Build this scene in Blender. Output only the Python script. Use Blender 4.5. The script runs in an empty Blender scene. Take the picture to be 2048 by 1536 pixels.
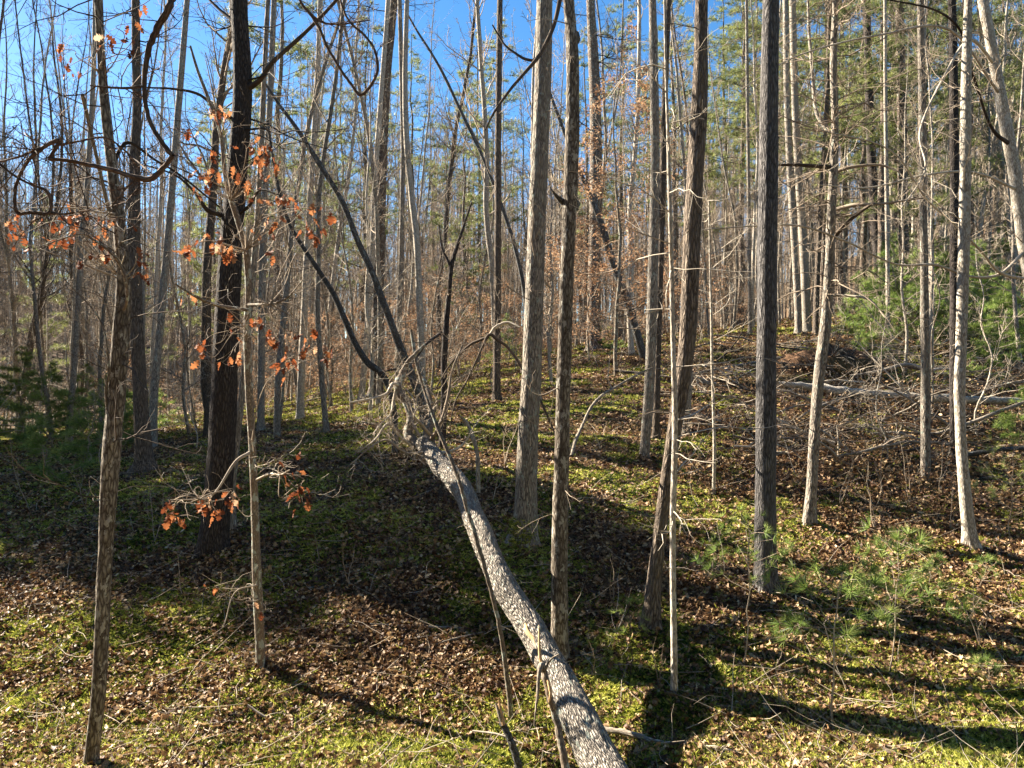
import bpy, math, random
import numpy as np

R = math.radians
F = 1547.0                                   # focal length in pixels of a 2048 wide picture
CX, CY = 1024.0, 768.0
SUN_AZ, SUN_EL = -61.0, 31.0                 # degrees from the view direction (+Y), minus = left

scene = bpy.context.scene
# ------------------------------------------------------------------ camera, sky, sun, exposure
cam_d = bpy.data.cameras.new('camera'); cam = bpy.data.objects.new('camera', cam_d)
scene.collection.objects.link(cam); scene.camera = cam
cam.location = (0, 0, 0); cam.rotation_euler = (R(90), 0, 0)
cam_d.sensor_width = 36.0; cam_d.lens = 36.0 * F / 2048.0
cam_d.clip_start = 0.05; cam_d.clip_end = 2000

world = bpy.data.worlds.new('World'); scene.world = world; world.use_nodes = True
wn = world.node_tree; bg = wn.nodes['Background']
sky = wn.nodes.new('ShaderNodeTexSky'); sky.sky_type = 'NISHITA'; sky.sun_disc = False
sky.sun_elevation = R(SUN_EL); sky.sun_rotation = R(SUN_AZ)
sky.air_density = 1.0; sky.dust_density = 0.35; sky.ozone_density = 1.8; sky.altitude = 600
hs = wn.nodes.new('ShaderNodeHueSaturation'); hs.inputs['Saturation'].default_value = 1.32; hs.inputs['Value'].default_value = 0.85
wn.links.new(sky.outputs[0], hs.inputs['Color']); wn.links.new(hs.outputs[0], bg.inputs['Color'])
bg.inputs['Strength'].default_value = 0.05

sl = bpy.data.lights.new('sun', 'SUN'); sun = bpy.data.objects.new('sun', sl); scene.collection.objects.link(sun)
sl.energy = 5.0; sl.angle = R(0.5); sl.color = (1.0, 0.89, 0.73)
sun.rotation_euler = (R(90 - SUN_EL), 0, R(180 - SUN_AZ))
scene.view_settings.view_transform = 'Standard'; scene.view_settings.look = 'None'
scene.view_settings.exposure = 2.5; scene.view_settings.gamma = 1.0
scene.cycles.max_bounces = 3; scene.cycles.diffuse_bounces = 1; scene.cycles.glossy_bounces = 1
scene.cycles.transmission_bounces = 3; scene.cycles.transparent_max_bounces = 4
scene.cycles.caustics_reflective = False; scene.cycles.caustics_refractive = False

C = scene.collection.objects
rs = np.random.RandomState(7)
random.seed(7)

# ------------------------------------------------------------------ materials
def newmat(name):
    m = bpy.data.materials.new(name); m.use_nodes = True
    nt = m.node_tree; b = nt.nodes['Principled BSDF']; b.inputs['Roughness'].default_value = 0.9
    b.inputs['Specular IOR Level'].default_value = 0.15
    return m, nt, b
def N(nt, t, **kw):
    n = nt.nodes.new('ShaderNode' + t)
    for k, v in kw.items(): setattr(n, k, v)
    return n
def mixc(nt, fac, a, b, blend='MIX'):
    n = N(nt, 'Mix', data_type='RGBA', blend_type=blend)
    for i, v in ((0, fac), (6, a), (7, b)):
        if isinstance(v, bpy.types.NodeSocket): nt.links.new(v, n.inputs[i])
        elif i == 0: n.inputs[0].default_value = v
        else: n.inputs[i].default_value = (*v, 1)
    return n.outputs[2]
def ramp(nt, src, stops):
    n = N(nt, 'ValToRGB'); e = n.color_ramp.elements
    while len(e) < len(stops): e.new(0.5)
    for k, (p, c) in enumerate(stops):
        e[k].position = p; e[k].color = (*c, 1) if len(c) == 3 else c
    nt.links.new(src, n.inputs[0]); return n.outputs[0]
def mapped(nt, src, scale):
    n = N(nt, 'Mapping'); n.inputs['Scale'].default_value = scale; nt.links.new(src, n.inputs[0]); return n.outputs[0]
def noise(nt, vec, scale, detail=3, rough=0.6):
    n = N(nt, 'TexNoise'); n.inputs['Scale'].default_value = scale; n.inputs['Detail'].default_value = detail
    n.inputs['Roughness'].default_value = rough; nt.links.new(vec, n.inputs['Vector']); return n

def bark(name, dark, light, sc=45, stretch=0.18, furrow=0.5, bump=0.9, dist=0.012, lichen=0.0, lcol=(.42, .45, .38), tint=None, warp=.045):
    """furrowed bark in coordinates wound round the trunk"""
    m, nt, b = newmat(name)
    at = N(nt, 'Attribute', attribute_name='bark_pos').outputs['Vector']
    nz = noise(nt, mapped(nt, at, (1, 1, .5)), 14, 3)
    add = N(nt, 'MixRGB', blend_type='ADD'); add.inputs[0].default_value = warp
    nt.links.new(at, add.inputs[1]); nt.links.new(nz.outputs['Color'], add.inputs[2])
    vo = N(nt, 'TexVoronoi', feature='DISTANCE_TO_EDGE'); vo.inputs['Scale'].default_value = 1
    nt.links.new(mapped(nt, add.outputs[0], (sc, sc, sc * stretch)), vo.inputs['Vector'])
    fine = noise(nt, mapped(nt, at, (sc * 2.2, sc * 2.2, sc * .5)), 1, 4, .7)
    big = noise(nt, mapped(nt, at, (1, 1, .35)), 5, 3, .6)
    h = N(nt, 'MapRange'); h.inputs['From Max'].default_value = furrow; nt.links.new(vo.outputs['Distance'], h.inputs['Value'])
    hm = N(nt, 'Math', operation='MULTIPLY_ADD'); nt.links.new(fine.outputs['Fac'], hm.inputs[0]); hm.inputs[1].default_value = 0.55
    nt.links.new(h.outputs[0], hm.inputs[2])
    c = ramp(nt, hm.outputs[0], [(0.25, dark), (0.62, tuple((x + y) / 2 for x, y in zip(dark, light))), (1.0, light)])  # furrows painted darker: bark's own tone plus some crease shadow
    c = mixc(nt, ramp(nt, big.outputs['Fac'], [(.42, (0, 0, 0)), (.62, (1, 1, 1))]), c,
             mixc(nt, 0.5, c, tint if tint else tuple(.55 * x for x in light)))
    if lichen > 0:
        ln = noise(nt, mapped(nt, at, (1, 1, .6)), 17, 4, .65)
        l2 = noise(nt, mapped(nt, at, (1, 1, .5)), 60, 3, .6)
        lf = ramp(nt, ln.outputs['Fac'], [(.60 - lichen * .2, (0, 0, 0)), (.63 - lichen * .2, (1, 1, 1))])
        c = mixc(nt, lf, c, mixc(nt, l2.outputs['Fac'], tuple(.6 * x for x in lcol), lcol))
    oi = N(nt, 'ObjectInfo')
    v = N(nt, 'MapRange'); v.inputs['To Min'].default_value = .75; v.inputs['To Max'].default_value = 1.2
    nt.links.new(oi.outputs['Random'], v.inputs['Value'])
    hv = N(nt, 'HueSaturation'); nt.links.new(v.outputs[0], hv.inputs['Value']); nt.links.new(c, hv.inputs['Color'])
    nt.links.new(hv.outputs[0], b.inputs['Base Color'])
    bp = N(nt, 'Bump'); bp.inputs['Strength'].default_value = bump; bp.inputs['Distance'].default_value = dist
    nt.links.new(hm.outputs[0], bp.inputs['Height']); nt.links.new(bp.outputs[0], b.inputs['Normal'])
    return m

B = {}
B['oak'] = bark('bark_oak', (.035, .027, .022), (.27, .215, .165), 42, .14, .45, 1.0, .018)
B['grey'] = bark('bark_grey', (.06, .05, .043), (.46, .40, .325), 50, .12, .4, .9, .012, lichen=.05)
B['dark'] = bark('bark_dark', (.018, .015, .014), (.13, .108, .095), 38, .2, .5, 1.0, .02, tint=(.055, .047, .042))
B['log'] = bark('bark_log', (.03, .025, .022), (.46, .41, .345), 66, .20, .36, 1.0, .02, tint=(.34, .29, .235), lichen=.04, warp=.016)
B['smooth'] = bark('bark_smooth', (.08, .065, .052), (.38, .32, .24), 70, .3, .6, .5, .006, lichen=.22, tint=(.19, .13, .09))
B['mottled'] = bark('bark_mottled', (.055, .04, .03), (.46, .40, .31), 40, .25, .6, .7, .01, lichen=.12, lcol=(.46, .43, .36), tint=(.045, .033, .025))
B['pale'] = bark('bark_pale', (.14, .115, .09), (.64, .57, .46), 55, .2, .5, .6, .008, lichen=.2, lcol=(.55, .52, .45))
B['pine'] = bark('bark_pine', (.04, .028, .022), (.28, .215, .165), 30, .25, .5, 1.0, .02, lichen=.1)
B['black'] = bark('bark_black', (.03, .028, .026), (.16, .155, .145), 60, .3, .5, .9, .01, lichen=.2, lcol=(.19, .21, .21))
B['vine'] = bark('bark_vine', (.06, .04, .03), (.25, .175, .13), 120, .1, .5, .9, .004)
B['shade_oak'] = bark('bark_oak_shaded', (.026, .024, .024), (.18, .168, .16), 46, .13, .45, 1.0, .016)  # oak bark darkened and blued, shade put into the trunk colour
B['dead'] = bark('bark_dead', (.09, .075, .06), (.42, .36, .28), 80, .12, .5, .7, .005)

def plain(name, c1, c2, sc=6, obj=True):
    m, nt, b = newmat(name)
    tc = N(nt, 'TexCoord').outputs['Object']; nz = noise(nt, tc, sc, 2)
    oi = N(nt, 'ObjectInfo')
    a = N(nt, 'Math', operation='MULTIPLY_ADD'); nt.links.new(oi.outputs['Random'], a.inputs[0]); a.inputs[1].default_value = .4
    nt.links.new(nz.outputs['Fac'], a.inputs[2])
    nt.links.new(ramp(nt, a.outputs[0], [(.4, c1), (1.0, c2)]), b.inputs['Base Color'])
    return m
M_TWIG = plain('twig_bark', (.15, .115, .085), (.44, .36, .27))
M_TWIG_D = plain('dark_twig_bark', (.03, .024, .02), (.11, .085, .065))
M_TWIG_P = plain('pale_twig_bark', (.25, .2, .15), (.5, .44, .35))
M_WOOD = plain('torn_wood', (.35, .2, .1), (.55, .38, .2), 40)

def leafmat(name, stops, trans=.35, rough=.7, spec=.25):
    m, nt, b = newmat(name); nt.nodes.remove(b)
    at = N(nt, 'Attribute', attribute_name='rnd')
    col = ramp(nt, at.outputs['Fac'], stops)
    d = N(nt, 'BsdfPrincipled'); d.inputs['Roughness'].default_value = rough; d.inputs['Specular IOR Level'].default_value = spec
    t = N(nt, 'BsdfTranslucent'); nt.links.new(col, d.inputs['Base Color']); nt.links.new(col, t.inputs['Color'])
    mx = N(nt, 'MixShader'); mx.inputs[0].default_value = trans
    nt.links.new(d.outputs[0], mx.inputs[1]); nt.links.new(t.outputs[0], mx.inputs[2])
    nt.links.new(mx.outputs[0], nt.nodes['Material Output'].inputs['Surface'])
    return m
M_LITTER = leafmat('dry_leaves', [(0, (.03, .014, .008)), (.25, (.09, .042, .02)), (.5, (.24, .14, .068)), (.78, (.45, .30, .15)), (1, (.70, .55, .34))], .2, .6, .3)
M_OAKLEAF = leafmat('rusty_leaves', [(0, (.10, .03, .014)), (.4, (.23, .068, .026)), (.75, (.37, .15, .06)), (1, (.58, .43, .29))], .36)
M_BEECH = leafmat('copper_leaves', [(0, (.19, .095, .05)), (.5, (.37, .215, .12)), (1, (.58, .42, .27))], .45)
M_NEEDLE = leafmat('needles', [(0, (.075, .10, .032)), (.5, (.21, .245, .075)), (1, (.44, .45, .17))], .35, .5, .3)
M_NEEDLE_Y = leafmat('young_needles', [(0, (.08, .13, .03)), (.5, (.20, .29, .065)), (1, (.40, .46, .14))], .4, .5, .3)
M_MOSS = leafmat('clubmoss', [(0, (.012, .028, .007)), (.25, (.06, .095, .016)), (.5, (.32, .34, .05)), (.75, (.62, .61, .13)), (1, (.80, .77, .28))], .3, .7, .2)

m, nt, b = newmat('forest_soil'); M_SOIL = m
tc = N(nt, 'TexCoord').outputs['Object']
n1 = noise(nt, tc, 9, 5, .75); n2 = noise(nt, tc, .55, 3, .6); n3 = noise(nt, tc, 45, 3, .7)
vo = N(nt, 'TexVoronoi'); vo.inputs['Scale'].default_value = 14; nt.links.new(tc, vo.inputs['Vector'])
base = ramp(nt, n1.outputs['Fac'], [(.3, (.022, .013, .008)), (.5, (.075, .04, .022)), (.7, (.17, .095, .05))])
base = mixc(nt, .35, base, mixc(nt, ramp(nt, vo.outputs['Color'], [(.2, (0, 0, 0)), (.8, (1, 1, 1))]), (.05, .028, .015), (.27, .16, .09)))
gr = ramp(nt, n2.outputs['Fac'], [(.46, (0, 0, 0)), (.58, (.3, .3, .3))])
base = mixc(nt, gr, base, mixc(nt, n3.outputs['Fac'], (.02, .04, .01), (.10, .13, .03)))
nt.links.new(base, b.inputs['Base Color'])
bp = N(nt, 'Bump'); bp.inputs['Strength'].default_value = 1; bp.inputs['Distance'].default_value = .05
nt.links.new(n1.outputs['Fac'], bp.inputs['Height']); nt.links.new(bp.outputs[0], b.inputs['Normal'])

# ------------------------------------------------------------------ noise and ground height
_G = rs.rand(64, 64)
def vnoise(x, y):
    x = np.asarray(x, float); y = np.asarray(y, float)
    xi = np.floor(x).astype(int); yi = np.floor(y).astype(int); fx = x - xi; fy = y - yi
    fx = fx * fx * (3 - 2 * fx); fy = fy * fy * (3 - 2 * fy)
    g = lambda a, c: _G[a % 64, c % 64]
    return (g(xi, yi) * (1 - fx) * (1 - fy) + g(xi + 1, yi) * fx * (1 - fy) + g(xi, yi + 1) * (1 - fx) * fy + g(xi + 1, yi + 1) * fx * fy)
def fbm(x, y, o=4):
    s = 0; a = .5; t = 0
    for k in range(o):
        s = s + a * vnoise(x * 2**k + 17.3 * k, y * 2**k + 9.1 * k); t += a; a *= .5
    return s / t

_D = np.array([5, 6.5, 8, 10, 12, 15, 20, 26, 34, 45, 60, 90, 140.])
_U = (np.array([0, 400, 800, 1200, 1600, 2048]) - CX) / F
_T = np.array([[1640, 1520, 1345, 1160, 1060, 965, 905, 885, 875, 865, 800, 650, 560],
               [1650, 1525, 1330, 1115, 1010, 930, 880, 850, 845, 830, 790, 730, 690],
               [1650, 1510, 1300, 1085, 970, 880, 812, 775, 755, 738, 720, 690, 670],
               [1640, 1500, 1300, 1085, 970, 880, 775, 712, 692, 684, 676, 660, 640],
               [1620, 1480, 1285, 1105, 1000, 885, 745, 672, 646, 638, 636, 636, 636],
               [1600, 1450, 1270, 1120, 1020, 910, 765, 665, 605, 570, 520, 450, 400]])
def _ztab(X, Y):
    d = np.clip(Y, 5, 140); u = np.clip(X / np.maximum(Y, 5), _U[0] - .25, _U[-1] + .25)
    rows = []
    ld = np.log(d); lD = np.log(_D)
    cols = np.stack([np.interp(ld, lD, _T[k]) for k in range(len(_U))])
    k = np.clip(np.searchsorted(_U, u) - 1, 0, len(_U) - 2)
    f = (u - _U[k]) / (_U[k + 1] - _U[k])
    idx = np.indices(k.shape)
    a = np.take_along_axis(cols, k[None], 0)[0]; c = np.take_along_axis(cols, k[None] + 1, 0)[0]
    z = -(a * (1 - f) + c * f - CY) / F * d
    w = np.clip((5 - Y) / 4, 0, 1)
    return z * (1 - w) + (-1.65) * w
_gx = np.arange(-110, 130.01, .5); _gy = np.arange(-30, 150.01, .5)
_XX, _YY = np.meshgrid(_gx, _gy, indexing='ij'); _Z = _ztab(_XX, _YY)
def _blur(a, n, ax):
    ks = np.exp(-np.linspace(-2, 2, 2 * n + 1)**2); ks /= ks.sum()
    p = np.pad(a, [(n, n) if i == ax else (0, 0) for i in range(2)], mode='edge')
    out = 0
    for i, w in enumerate(ks):
        sl_ = [slice(None)] * 2; sl_[ax] = slice(i, i + a.shape[ax]); out = out + w * p[tuple(sl_)]
    return out
_Zb = _blur(_blur(_Z, 3, 0), 3, 1); _Zc = _blur(_blur(_Z, 9, 0), 9, 1)
_w = np.clip((_YY - 16) / 14, 0, 1); _Z = _Zb * (1 - _w) + _Zc * _w
MOUNDS = []
def gz(x, y, rough=True):
    x = np.asarray(x, float); y = np.asarray(y, float)
    fx = np.clip((x + 110) / .5, 0, _Z.shape[0] - 1.001); fy = np.clip((y + 30) / .5, 0, _Z.shape[1] - 1.001)
    i = fx.astype(int); j = fy.astype(int); a = fx - i; c = fy - j
    z = _Z[i, j] * (1 - a) * (1 - c) + _Z[i + 1, j] * a * (1 - c) + _Z[i, j + 1] * (1 - a) * c + _Z[i + 1, j + 1] * a * c
    if rough:
        for a, c_ in MOUNDS: z = z + .085 * np.exp(-((x - a)**2 + (y - c_)**2) / .09)
        z = z + .16 * (fbm(x * .7 + 40, y * .7, 3) - .5) + .10 * (fbm(x * 2.6, y * 2.6 + 5, 3) - .5)
    return z
def P(px, py, d): return np.array([(px - CX) / F * d, d, -(py - CY) / F * d])
def depth_of(px, py, lo=4.6, hi=60):
    ds = np.linspace(lo, hi, 1500); u = (px - CX) / F
    z = gz(u * ds, ds, False); r = CY - z / ds * F
    k = np.where(r <= py)[0]
    return float(ds[k[0]]) if len(k) else hi

for a_, b_, c_ in [(184, 1560, 6.1), (428, 1078, 10.2), (522, 1338, 7.75), (1048, 1088, 0), (1121, 1335, 0), (1300, 1268, 0), (1349, 1412, 0), (1531, 1190, 0), (1618, 1058, 0), (1941, 1108, 0), (290, 925, 15), (1286, 948, 13.6), (1850, 1000, 13)]:
    c_ = c_ or depth_of(a_, b_); MOUNDS.append(((a_ - CX) / F * c_, c_))
# ------------------------------------------------------------------ mesh helpers
def rawmesh(name, V, Fq, attrs=None, smooth=True, Ft=None):
    me = bpy.data.meshes.new(name)
    V = np.asarray(V, np.float32); me.vertices.add(len(V)); me.vertices.foreach_set('co', V.ravel())
    nq = 0 if Fq is None else len(Fq); ntr = 0 if Ft is None else len(Ft)
    loops = np.concatenate([x.ravel() for x in (Fq, Ft) if x is not None and len(x)]).astype(np.int32)
    st = np.concatenate([np.arange(nq) * 4, nq * 4 + np.arange(ntr) * 3]).astype(np.int32)
    me.loops.add(len(loops)); me.loops.foreach_set('vertex_index', loops)
    me.polygons.add(nq + ntr); me.polygons.foreach_set('loop_start', st)
    me.polygons.foreach_set('use_smooth', np.full(nq + ntr, smooth, bool))
    for k, (ty, a) in (attrs or {}).items():
        at = me.attributes.new(k, ty, 'POINT')
        at.data.foreach_set('vector' if ty == 'FLOAT_VECTOR' else 'value', np.asarray(a, np.float32).ravel())
    me.update(calc_edges=True); return me

def spline(pts, n):
    """Catmull-Rom through rows of pts, n samples per span"""
    p = np.asarray(pts, float)
    if len(p) < 3: 
        t = np.linspace(0, 1, n * (len(p) - 1) + 1)[:, None]; return p[0] * (1 - t) + p[-1] * t
    q = np.vstack([2 * p[0] - p[1], p, 2 * p[-1] - p[-2]]); out = []
    for i in range(1, len(q) - 2):
        t = np.linspace(0, 1, n, endpoint=False)[:, None]
        out.append(.5 * (2 * q[i] + (q[i + 1] - q[i - 1]) * t + (2 * q[i - 1] - 5 * q[i] + 4 * q[i + 1] - q[i + 2]) * t**2
                         + (-q[i - 1] + 3 * q[i] - 3 * q[i + 1] + q[i + 2]) * t**3))
    out.append(p[-1:]); return np.vstack(out)

class TB:
    """collects tapered tubes and builds them as one mesh"""
    def __init__(s): s.V = []; s.Q = []; s.A = []; s.n = 0
    def add(s, pts, rad, sides=4, lump=0, seed=0, rough=0, foot=0):
        p = np.asarray(pts, float); r = np.asarray(rad, float); n = len(p)
        t = np.gradient(p, axis=0); t /= np.linalg.norm(t, axis=1)[:, None] + 1e-9
        m = t.mean(0); ref = np.eye(3)[np.argmin(np.abs(m))]
        u = np.cross(t, ref); u /= np.linalg.norm(u, axis=1)[:, None] + 1e-9; v = np.cross(t, u)
        a = np.arange(sides) * 2 * math.pi / sides
        L = np.concatenate([[0], np.cumsum(np.linalg.norm(np.diff(p, axis=0), axis=1))])
        rr = np.repeat(r[:, None], sides, 1)
        if lump: rr = rr * (1 + lump * (fbm(np.cos(a)[None] * 1.2 + L[:, None] * 2.2 + seed, np.sin(a)[None] * 1.2 + L[:, None] * .9 + 31 + seed, 3) - .5) * 2)
        if foot:
            h = np.clip(p[:, 2] - p[0, 2] - .1, 0, 9)[:, None]; rr = rr * (1 + foot * np.exp(-h / .13) * (.45 * np.cos(3 * a + seed) + .3 * np.cos(5 * a + 2 * seed) + .35)[None])
        if rough:
            k = np.abs(vnoise(a[None] * 14 / (2 * math.pi) * 2 + L[:, None] * 2 + 2.2 * vnoise(L[:, None] * 6, a[None] * 2), L[:, None] * 8 + seed) - .5)
            rr = rr + rough * (np.clip(k * 5, 0, 1) - .5)
        ring = p[:, None] + rr[..., None] * (np.cos(a)[None, :, None] * u[:, None] + np.sin(a)[None, :, None] * v[:, None])
        s.V.append(ring.reshape(-1, 3))
        bc = np.stack([r[:, None] * np.cos(a)[None], r[:, None] * np.sin(a)[None], np.repeat(L[:, None] + seed * 3.7, sides, 1)], -1)
        s.A.append(bc.reshape(-1, 3))
        i = np.arange(n - 1)[:, None] * sides; j = np.arange(sides)[None]; k = (j + 1) % sides
        s.Q.append((np.stack([i + j, i + k, i + sides + k, i + sides + j], -1).reshape(-1, 4) + s.n))
        s.n += n * sides
    def build(s, name, mat, parent=None, origin=(0, 0, 0)):
        if not s.V: return None
        me = rawmesh(name, np.vstack(s.V) - np.asarray(origin), np.vstack(s.Q), {'bark_pos': ('FLOAT_VECTOR', np.vstack(s.A))})
        me.materials.append(mat); o = bpy.data.objects.new(name, me); C.link(o)
        if parent: o.parent = parent
        return o

def scatter(name, base, rot, size, tmpl, rnd, mat, quads=None, tris=None, parent=None, smooth=True, origin=(0, 0, 0), link=True):
    """many copies of a small template as one mesh; rot (n,3,3)"""
    n, k = len(base), len(tmpl)
    V = np.einsum('nij,kj->nki', rot, tmpl) * np.asarray(size)[:, None, None] + base[:, None] - np.asarray(origin)
    off = (np.arange(n) * k)[:, None, None]
    q = (np.asarray(quads)[None] + off).reshape(-1, 4) if quads is not None else None
    t = (np.asarray(tris)[None] + off).reshape(-1, 3) if tris is not None else None
    me = rawmesh(name, V.reshape(-1, 3), q, {'rnd': ('FLOAT', np.repeat(rnd, k))}, smooth, t)
    me.materials.append(mat)
    o = bpy.data.objects.new(name, me); C.link(o)
    if parent: o.parent = parent
    return o
def rots(n, axis=None, tilt=None, r=rs):
    """local z points along axis tilted at random, spun about itself"""
    if axis is None: z = r.randn(n, 3)
    else: z = np.asarray(axis, float) + r.randn(n, 3) * (tilt if np.isscalar(tilt) else np.asarray(tilt)[:, None])
    z = z / (np.linalg.norm(z, axis=1)[:, None] + 1e-9)
    x = np.cross(z, r.randn(n, 3)); x /= np.linalg.norm(x, axis=1)[:, None] + 1e-9
    return np.stack([x, np.cross(z, x), z], -1)

# leaf templates (length 1 along x)
T_LITTER = np.array([[-.5, 0, .02], [-.18, .26, .10], [-.15, 0, 0], [-.2, -.25, .13], [.2, .3, .16], [.18, 0, .03], [.2, -.27, .10], [.52, .03, .16]])
Q_LITTER = [[0, 2, 1, 1]]
T_LIT_TRI = [[0, 2, 1], [0, 3, 2], [1, 2, 5], [1, 5, 4], [2, 3, 6], [2, 6, 5], [4, 5, 7], [5, 6, 7]]
def oak_template():
    xs = [0, .1, .2, .3, .4, .52, .62, .76, .84, 1.0]; w = [.01, .03, .17, .07, .27, .10, .33, .14, .2, .01]
    V = []; 
    for x, y in zip(xs, w):
        V += [[x, y, .12 * math.sin(x * 7) + y * .5], [x + .03, 0, .06 * math.sin(x * 3)], [x, -y, -.08 * math.sin(x * 5) + y * .4]]
    Q = []
    for i in range(len(xs) - 1):
        a = i * 3; Q += [[a, a + 1, a + 4, a + 3], [a + 1, a + 2, a + 5, a + 4]]
    return np.array(V), Q
T_OAK, Q_OAK = oak_template()
T_BEECH = np.array([[0, 0, 0], [.45, .22, .08], [.5, 0, -.03], [.45, -.22, .08], [1, 0, .1]]); F_BEECH = [[0, 2, 1], [0, 3, 2], [1, 2, 4], [2, 3, 4]]
def needle_template(n, w, spread, seed):
    r = np.random.RandomState(seed); V = []; T = []
    for i in range(n):
        d = np.array([r.randn() * spread, r.randn() * spread, 1.0 - r.rand() * .5]); d /= np.linalg.norm(d); L = .7 + .3 * r.rand()
        s = np.cross(d, r.randn(3)); s /= np.linalg.norm(s); b0 = d * .05 * r.rand()
        a = len(V); V += [b0 + s * w / 2, b0 - s * w / 2, d * L + np.array([0, 0, -.1 * r.rand()])]; T.append([a, a + 1, a + 2])
    return np.array(V), T
T_NEED, F_NEED = needle_template(12, .06, .75, 1)
T_NEED_N, F_NEED_N = needle_template(40, .027, .66, 2)
T_MOSS, F_MOSS = needle_template(11, .22, .95, 3)

def empty(name, loc):
    o = bpy.data.objects.new(name, None); o.location = loc; o.empty_display_size = .2; C.link(o); return o
def tag(o, label=None, cat=None, group=None, kind=None):
    if label: o['label'] = label
    if cat: o['category'] = cat
    if group: o['group'] = group
    if kind: o['kind'] = kind
    return o
def copy_thing(root, loc, rz, sc, label, group):
    r = root.copy(); C.link(r); r.location = loc; r.rotation_euler = (0, 0, rz); r.scale = (sc, sc, sc)
    r['label'] = label; r['group'] = group
    for ch in list(root.children):
        c = ch.copy(); C.link(c); c.parent = r
    return r

# ------------------------------------------------------------------ branching
def grow(tb, p0, dirv, L, r0, lev, r, sides=4, up=.25, wob=.22, dens=1.0, tips=None, droop=0, minr=.0015):
    n = max(3, int(4 + L * 2.2)) if lev > 0 else 4
    d = np.array(dirv, float); d /= np.linalg.norm(d); p = np.array(p0, float); pts = [p.copy()]
    st = L / n
    for i in range(n):
        d = d + r.randn(3) * wob + np.array([0, 0, up - droop * i / n]) * .35; d /= np.linalg.norm(d)
        p = p + d * st; pts.append(p.copy())
    pts = np.array(pts); rad = np.linspace(r0, max(minr, r0 * .28), len(pts))
    tb.add(pts, rad, sides if r0 > .008 else 3)
    if tips is not None and lev <= 0: tips.append((pts[-1], pts[-1] - pts[-2]));
    if lev > 0:
        k = max(2, int(dens * (3 + L * 2.6)))
        for t in np.sort(r.uniform(.15, .98, k)):
            i = min(int(t * n), n - 1); f = t * n - i; q = pts[i] * (1 - f) + pts[i + 1] * f
            dd = pts[i + 1] - pts[i]; dd /= np.linalg.norm(dd); s = np.cross(dd, r.randn(3)); s /= np.linalg.norm(s) + 1e-9
            rr = (rad[i] * .55); LL = L * (1 - t * .6) * r.uniform(.3, .6)
            grow(tb, q, dd * .75 + s * r.uniform(.5, 1.0), LL, max(minr, rr), lev - 1, r, 3, up, wob * 1.1, dens, tips, droop, minr)

def crown_on(tb, path, rad, z0, z1, r, nb=22, Lmax=3.2, lev=2, ang=.7, dens=.8, up=.3, minr=.002, rfac=.35):
    """limbs along a trunk path between fractions z0 and z1"""
    n = len(path)
    for k in range(nb):
        t = z0 + (z1 - z0) * (k + r.rand()) / nb; x = t * (n - 1); i = min(int(x), n - 2); f = x - i
        q = path[i] * (1 - f) + path[i + 1] * f; R_ = rad[i] * (1 - f) + rad[i + 1] * f
        az = r.uniform(0, 2 * math.pi); a = ang * r.uniform(.6, 1.4)
        w = 1 - .75 * ((t - z0) / max(1e-3, 1 - z0))
        grow(tb, q, (math.cos(az) * math.sin(a), math.sin(az) * math.sin(a), math.cos(a)), max(.4, Lmax * w * r.uniform(.5, 1.1)), max(minr * 1.5, R_ * rfac), lev, r, 4, up, .16, dens, minr=minr)

# ------------------------------------------------------------------ ground
def axis(lo, hi, fine0, fine1, step, grow_=1.06):
    a = list(np.arange(fine0, fine1, step)); s = step; x = a[-1]
    while x < hi: s *= grow_; x += s; a.append(x)
    s = step; x = fine0; b = []
    while x > lo: s *= grow_; x -= s; b.append(x)
    return np.array(b[::-1] + a)
ax_ = axis(-420, 420, -7, 7.5, .07); ay_ = axis(-120, 700, 4.0, 15, .07)
GX, GY = np.meshgrid(ax_, ay_, indexing='ij')
GZ = gz(GX, GY) + .035 * (fbm(GX * 9, GY * 9, 2) - .5) * (np.abs(GY - 10) < 30)
ni, nj = GX.shape; ii = np.arange(ni - 1)[:, None] * nj; jj = np.arange(nj - 1)[None]
Q = np.stack([ii + jj, ii + nj + jj, ii + nj + jj + 1, ii + jj + 1], -1).reshape(-1, 4)
me = rawmesh('ground', np.stack([GX, GY, GZ], -1).reshape(-1, 3), Q); me.materials.append(M_SOIL)
g = bpy.data.objects.new('ground', me); C.link(g); tag(g, 'brown woodland slope under leaves and clubmoss', 'ground', kind='structure')

def frustum_points(n, d0, d1, power=1.0, margin=.12):
    t = rs.rand(n); d = d0 * (d1 / d0)**(t**power); u = rs.uniform(-.662 - margin, .662 + margin, n)
    return u * d, d
def mossy(x, y):
    return fbm(x * .8 + 3, y * .8 + 11, 3) * .62 + fbm(x * 3.4, y * 3.4, 2) * .38

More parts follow.
